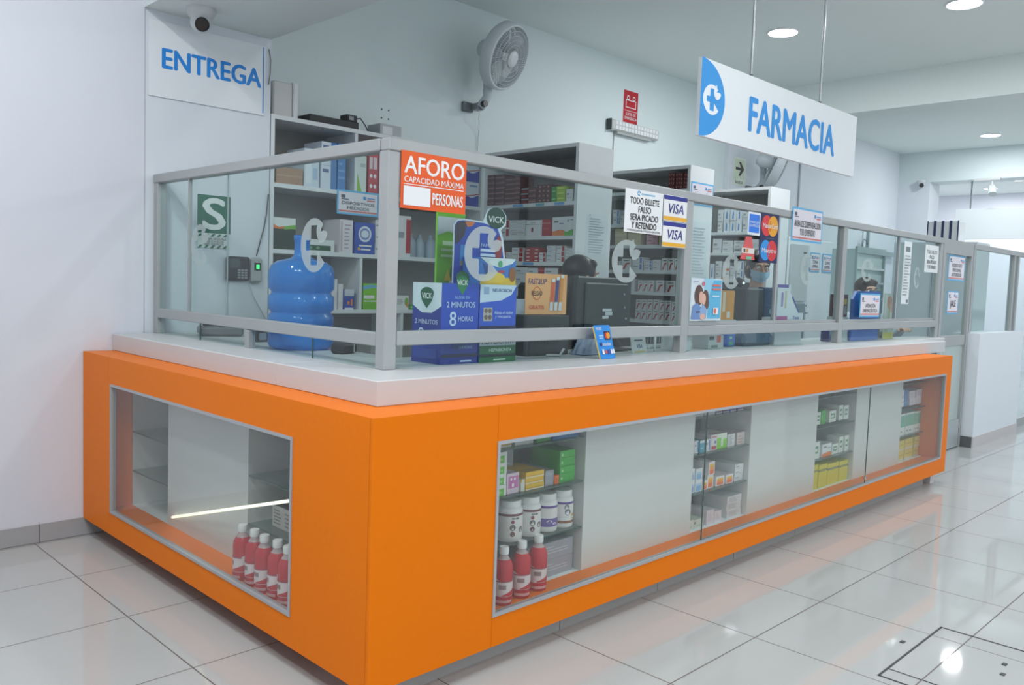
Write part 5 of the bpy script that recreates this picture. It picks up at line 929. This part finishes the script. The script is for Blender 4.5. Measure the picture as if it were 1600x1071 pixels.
tag(MB().box(0, .3, 0, .14, 0, .07, mat((110, 118, 120), .4), .01).build('document_scanner', None, (4.55, .58, Z)), 'low grey scanner on the worktop behind the blue folder', 'scanner')
# ring binders and their cupboard, hanging white panel
t = thing('file_cupboard', 'white cupboard behind the counter end carrying four ring binders', 'cupboard', (9.45, 1.15, 0)); MB().box(0, .5, 0, .95, 0, 2.03, mat((216, 224, 228), .5)).build('body', t); MB().box(-.016, -.001, .47, .48, .2, 1.95, mat((150, 160, 166), .4)).build('handle', t)
bn = None
for i, y in enumerate((1.655, 1.565, 1.475, 1.385)):
    lb = 'white ring binder with dark edges on the cupboard, '+('first', 'second', 'third', 'fourth')[i]+' from the column side'
    if bn is None:
        bn = thing('ring_binder', lb, 'binder', (9.47, y, 2.0305), 0, 'ring binders on the cupboard'); MB().box(0, .28, 0, .062, 0, .25, mat((236, 238, 240), .4)).build('pages', bn)
        for yy in (-.012, .063): MB().box(-.006, .012, yy, yy+.011, 0, .26, mat((56, 70, 110), .4)).build('cover', bn)
    else: copy_tree(bn, (9.47, y, 2.0305), None, lb)
t = thing('hanging_signboard', 'blank white panel hanging from the end beam by a rod, beyond the binders', 'sign', (11.45, .30, 2.19)); MB().box(0, .04, 0, 1.745, 0, .425, mat((232, 238, 240), .25), .003).build('board', t)
for y in (.19, 1.56): MB().cyl((.02, y, .425), (.02, y, .81), .010, mat((130, 136, 140), .4, .5), n=8).build('rod', t)
# floor hatch with screws
t = thing('floor_hatch', 'square floor hatch outlined by dark joints in the tiles', 'hatch', (0, 0, .0004)); dk = mat((48, 52, 58), .5); mb = MB()
for a, b, c, e in ((1.556, 1.564, -1.9, -.924), (2.206, 2.214, -1.9, -.924), (1.556, 2.214, -.931, -.923), (1.64, 1.645, -1.9, -.931)): mb.box(a, b, c, e, 0, .0012, dk)
mb.build('joint', t); mb = MB()
for x, y in ((1.93, -.875), (2.02, -1.21), (1.92, -1.23)): mb.box(x-.012, x+.012, y-.008, y+.008, .0, .0018, mat((40, 44, 48), .4))
mb.build('lifting_slot', t)

def lump(name, label, cat, loc, sx, sy, sz, col):
    mb = MB(); rn = random.Random(name); v = []; n = 14
    for i in range(n+1):
        for j in range(n+1):
            x, y = i/n, j/n; e = min(x, 1-x, y, 1-y)*4; v.append((x*sx, y*sy, .002+sz*min(1, e)**.6*(.62+.38*math.sin(9*x+5*y+2*math.sin(11*y)))))
    fq = [(i*(n+1)+j, (i+1)*(n+1)+j, (i+1)*(n+1)+j+1, i*(n+1)+j+1) for i in range(n) for j in range(n)]
    mb.add(v, fq, mat(col, .5), True); mb.add([(0, 0, 0), (sx, 0, 0), (sx, sy, 0), (0, sy, 0)], [(3, 2, 1, 0)], mat(col, .5))
    return tag(mb.build(name, None, loc), label, cat)
lump('crumpled_cloth', 'crumpled pale blue grey cloth on the worktop under the rail, beside the computer', 'cloth', (1.58, .52, Z), .20, .10, .085, (150, 160, 182))

# ------------------------------------------------------------------ people behind the counter
def capsule(mb, p0, p1, r0, r1, m, n=14):
    p0, p1 = Vector(p0), Vector(p1); d = p1-p0; Ln = d.length
    if Ln < 1e-5: return mb.ball(tuple(p0), r0, m, n)
    pr = [(max(r0*math.sin(R(a)), .0004), -r0*math.cos(R(a))) for a in range(0, 91, 18)]+[(max(r1*math.cos(R(a)), .0004), Ln+r1*math.sin(R(a))) for a in range(0, 91, 18)]
    return mb.lathe(pr, m, tuple(p0), n, d)
def fused(mb, name, parent, m, vox, smooth=8):
    """one continuous skin round overlapping volumes"""
    o = bpy.data.objects.new(name, mb.mesh(name)); COL.objects.link(o)
    a = o.modifiers.new('r', 'REMESH'); a.mode = 'VOXEL'; a.voxel_size = vox
    b = o.modifiers.new('s', 'SMOOTH'); b.iterations = smooth; b.factor = .5
    me = bpy.data.meshes.new_from_object(o.evaluated_get(bpy.context.evaluated_depsgraph_get()))
    o.modifiers.clear(); o.data = me; me.materials.clear(); me.materials.append(m)
    for p in me.polygons: p.use_smooth = True
    o.parent = parent
    return o
def hand(mb, wrist, d, nrm, m, curl=.5, side=1, g=.0):
    d = Vector(d).normalized(); nrm = (Vector(nrm)-d*Vector(nrm).dot(d)).normalized(); s = d.cross(nrm)*side; wv = Vector(wrist)
    for k in (-1, 0, 1): capsule(mb, wv+d*.012+s*.012*k, wv+d*.075+s*.024*k, .015, .013, m)
    for k, (off, ln) in enumerate(((-.030, .062), (-.010, .074), (.011, .069), (.031, .054))):
        p = wv+d*.08+s*off; a = curl*.35; q = d
        for j, f_ in enumerate((.45, .32, .23)):
            q2 = (d*math.cos(a)-nrm*math.sin(a)); e = p+q2*ln*f_; capsule(mb, p, e, .0085-.0008*j, .0078-.0008*j, m, 10); p = e; a += curl*.75
    p = wv+d*.022-s*.026
    for q2, ln in (((d*.7-s*.7-nrm*.2), .034), ((d*.92-s*.3-nrm*.35), .028), ((d-nrm*.4), .022)):
        e = p+q2.normalized()*ln; capsule(mb, p, e, .0105, .009, m, 10); p = e
def person(label, loc, rotz, zs, sit, arms, shirt, trousers, skin, hairc, head_rot=(0, 0), long_hair=True, mask=None):
    t = thing('person', label, 'person', loc, rotz)
    ms, msh, mtr, mh = mat(skin, .5), mat(shirt, .8), mat(trousers, .8), mat(hairc, .45)
    V = Vector; hc = V((0, .03, zs+.74)); HR = Matrix.Translation(hc) @ Matrix.Rotation(head_rot[0], 4, 'Z') @ Matrix.Rotation(head_rot[1], 4, 'X')
    b = MB(); sh = MB(); tr = MB()
    tor = [((-.07, 0, zs+.08), (.07, 0, zs+.08), .115, .115), ((-.05, 0, zs+.2), (.05, 0, zs+.2), .10, .10), ((-.07, .01, zs+.36), (.07, .01, zs+.36), .105, .105), ((-.11, 0, zs+.47), (.11, 0, zs+.47), .075, .075), ((0, 0, zs+.1), (0, .01, zs+.5), .11, .09)]
    for p, q, a, c in tor: capsule(b, p, q, a, c, ms); capsule(sh, p, q, a+.010, c+.010, msh)
    capsule(b, (0, -.005, zs+.50), (0, .015, zs+.66), .055, .05, ms)
    for sd, (el, wr, hd) in zip((-1, 1), arms):
        s0 = (sd*.165, 0, zs+.485)
        capsule(b, s0, el, .046, .038, ms); capsule(b, el, wr, .038, .026, ms); hand(b, wr, hd, (0, 0, 1), ms, .5, sd)
        capsule(sh, s0, el, .062, .052, msh); mid = V(el).lerp(V(wr), .85); capsule(sh, el, mid, .05, .040, msh)
    for sd in (-1, 1):
        hip = V((sd*.085, .02, zs+.06)); kn = V((sd*.11, .42, zs+.05)) if sit else V((sd*.10, .02, .46)); an = V((sd*.11, .40, zs-.36)) if sit else V((sd*.10, -.01, .08))
        capsule(b, hip, kn, .082, .055, ms); capsule(b, kn, an, .054, .036, ms); capsule(b, an+V((0, 0, -.045)), an+V((0, .13, -.05)), .036, .03, ms)
        capsule(tr, hip, kn, .096, .068, mtr); capsule(tr, kn, an+V((0, 0, .03)), .066, .052, mtr)
        mb = MB(); capsule(mb, an+V((0, -.03, -.043)), an+V((0, .14, -.048)), .043, .036, mat((40, 40, 44), .5)); o = fused(mb, 'shoe', t, mat((40, 40, 44), .5), .01, 2)
    capsule(tr, (-.07, 0, zs+.06), (.07, 0, zs+.06), .126, .126, mtr)
    b.M = HR
    b.ball((0, -.012, .022), 1, ms, 20, (.074, .092, .088)); b.ball((0, .03, -.03), 1, ms, 20, (.060, .062, .080)); b.ball((0, .042, -.078), 1, ms, 16, (.040, .042, .034))
    capsule(b, (0, .088, .008), (0, .106, -.026), .009, .014, ms); b.ball((-.012, .094, -.03), .010, ms, 10); b.ball((.012, .094, -.03), .010, ms, 10)
    for sd in (-1, 1):
        b.ball((sd*.075, -.008, -.012), 1, ms, 12, (.012, .02, .031)); b.ball((sd*.036, .058, -.02), 1, ms, 12, (.024, .026, .022)); capsule(b, (sd*.015, .082, .03), (sd*.045, .07, .03), .01, .009, ms)
    capsule(b, (-.016, .086, -.058), (.016, .086, -.058), .008, .008, ms); b.M = None
    fused(b, 'body', t, ms, .0065, 6); fused(sh, 'shirt', t, msh, .011, 6); fused(tr, 'trousers', t, mtr, .012, 6)
    for sd in (-1, 1):
        e = MB(); e.M = HR; e.ball((sd*.031, .077, .008), .0125, mat((236, 234, 230), .2), 14); e.ball((sd*.031, .0845, .008), .0062, mat((50, 32, 24), .2), 12); e.build('eye', t)
        e = MB(); e.M = HR; e.tube([(sd*.014, .093, .031), (sd*.03, .090, .036), (sd*.048, .078, .031)], .0035, mh, 6); e.build('eyebrow', t)
    e = MB(); e.M = HR; capsule(e, (-.018, .0925, -.0545), (.018, .0925, -.0545), .0045, .0045, mat((176, 96, 92), .5)); capsule(e, (-.015, .0925, -.063), (.015, .0925, -.063), .005, .005, mat((176, 96, 92), .5)); e.build('lips', t)
    h = MB(); h.M = HR; h.ball((0, -.028, .034), 1, mh, 22, (.090, .105, .094)); h.ball((-.055, -.03, -.03), 1, mh, 16, (.034, .06, .07)); h.ball((.055, -.03, -.03), 1, mh, 16, (.034, .06, .07)); h.ball((0, -.07, -.04), 1, mh, 16, (.07, .05, .08))
    h.ball((.03, .034, .08), 1, mh, 12, (.048, .034, .03)); h.ball((-.035, .03, .08), 1, mh, 12, (.048, .034, .03))
    if long_hair:
        h.M = Matrix.Translation(hc) @ Matrix.Rotation(head_rot[0]*.6, 4, 'Z')
        capsule(h, (0, -.09, -.05), (0, -.10, -.2), .055, .05, mh); capsule(h, (-.05, -.07, -.04), (-.055, -.085, -.2), .04, .04, mh); capsule(h, (.05, -.07, -.04), (.055, -.085, -.2), .04, .04, mh); capsule(h, (0, -.1, -.2), (0, -.12, -.36), .06, .03, mh); capsule(h, (-.05, -.09, -.2), (-.045, -.11, -.36), .045, .025, mh); capsule(h, (.05, -.09, -.2), (.045, -.11, -.36), .045, .025, mh)
    fused(h, 'hair', t, mh, .007, 5)
    if mask:
        k = MB(); k.M = HR; v = []; fq = []; na, nz = 16, 10
        for i in range(nz+1):
            for j in range(na+1):
                z = -.012-.083*i/nz; a = R(-78+156*j/na); rr = 1+.05*math.sin(math.pi*i/nz); bul = .022*math.exp(-((j-na/2)/3.2)**2)*(1 if i < 6 else 1-(i-6)*.12)
                v.append((.072*rr*math.sin(a)*(1-.35*max(0, (i-5)/5)), (.030+.07*math.cos(a)*rr+bul)*1.0-.012*max(0, (i-6)/4), z))
        for i in range(nz):
            for j in range(na): fq.append((i*(na+1)+j, i*(na+1)+j+1, (i+1)*(na+1)+j+1, (i+1)*(na+1)+j))
        k.add(v, fq, mat(mask, .7), True)
        for z in (-.04, -.05, -.06): k.tube([(-.045, .095, z), (0, .128, z-.002), (.045, .095, z)], .0012, mat(tuple(int(c*.9) for c in mask), .7), 6)
        for sd in (-1, 1): k.tube([(sd*.070, .045, -.025), (sd*.078, .01, .005), (sd*.083, -.012, .012)], .0018, mat((226, 230, 232), .6), 6)
        k.build('face_mask', t)
    return t
def stool(loc, h, label):
    t = thing('swivel_stool', label, 'stool', loc); d = mat((44, 46, 50), .5)
    MB().lathe([(.15, h-.06), (.19, h-.05), (.195, h-.015), (.17, h)], d, n=32).build('seat', t); MB().cyl((0, 0, .06), (0, 0, h-.061), .026, mat((150, 152, 156), .3, .8)).build('gas_post', t)
    mb = MB()
    for k in range(5): a = 2*math.pi*k/5; mb.tube([(0, 0, .075), (.25*math.cos(a), .25*math.sin(a), .05)], .018, d, 8); mb.ball((.25*math.cos(a), .25*math.sin(a), .026), .026, d, 12)
    mb.build('star_base', t)
    return t
person('person with long black hair seated behind the black monitor, facing away', (2.36, 1.24, 0), R(-100), .668, True,
  (((-.27, .10, .92), (-.10, .38, 1.085), (.3, .9, -.05)), ((.26, .14, .92), (.32, .40, 1.085), (.1, 1, -.05))), (40, 42, 48), (50, 52, 60), (206, 160, 136), (28, 26, 28), (-.22, -.12))
t = stool((2.36, 1.24, 0), .60, 'black swivel chair with tall back under the person with long black hair')
mb = MB(); mb.M = Matrix.Rotation(R(-100), 4, 'Z'); mb.box(-.21, .21, -.30, -.245, .78, 1.36, mat((26, 27, 30), .6), .02); mb.build('backrest', t); mb = MB(); mb.M = Matrix.Rotation(R(-100), 4, 'Z'); mb.tube([(0, -.1, .56), (0, -.26, .56), (0, -.31, .62), (0, -.315, .85)], .02, mat((40, 42, 46), .5)); mb.build('back_bracket', t)
person('person in a pale face mask standing behind the till screen', (4.33, 1.16, 0), R(140), .80, False,
  (((-.26, .05, 1.02), (-.16, .27, 1.08), (.4, .9, 0)), ((.26, .05, 1.02), (.16, .27, 1.08), (-.4, .9, 0))), (170, 186, 200), (70, 76, 90), (204, 160, 138), (66, 60, 60), (0, -.25), False, (176, 206, 226))
person('person with brown hair seated behind the pharmacist notice', (6.22, 1.12, 0), R(150), .655, True,
  (((-.26, .08, .95), (-.18, .30, 1.08), (.3, .9, 0)), ((.26, .08, .95), (.18, .30, 1.08), (-.3, .9, 0))), (196, 208, 216), (70, 76, 90), (206, 166, 142), (60, 46, 40), (0, -.1), False, (222, 230, 230))
stool((6.22, 1.12, 0), .587, 'dark swivel stool under the person with brown hair')

# ------------------------------------------------------------------ pieces that sit on a part hang under that part
ON = {'lettering': ('board', 'card', 'carton'), 'printed_emblem': ('board', 'screen_back'), 'hub_cap': ('front_guard',), 'knob': ('arm',), 'green_light': ('window',), 'slot': ('face_plate',), 'sticker': ('power_adapter', 'rear_cover'),
      'screw': ('rear_cover',), 'badge': ('grey_door',), 'peg_hole': ('body',), 'glass_lock': ('glass_front',), 'lens': ('ball',), 'keypad': ('case',), 'window': ('case',), 'neck_ring': ('bottle_body',), 'paper_slot': ('case',), 'vent': ('case',), 'dark_lid': ('box',), 'light': ('body',), 'slot_rack': ('base',), 'end_cap': ('housing',), 'led_lens': ('housing',)}
for t in [o for o in COL.objects if o.parent is None and o.type == 'EMPTY']:
    kids = list(t.children)
    for c in kids:
        for want in ON.get(c.name.split('.')[0], ()):
            host = [k for k in kids if k.name.split('.')[0] == want]
            if len(host) == 1 and not any(c.rotation_euler) and not any(host[0].rotation_euler):
                c.parent = host[0]; break
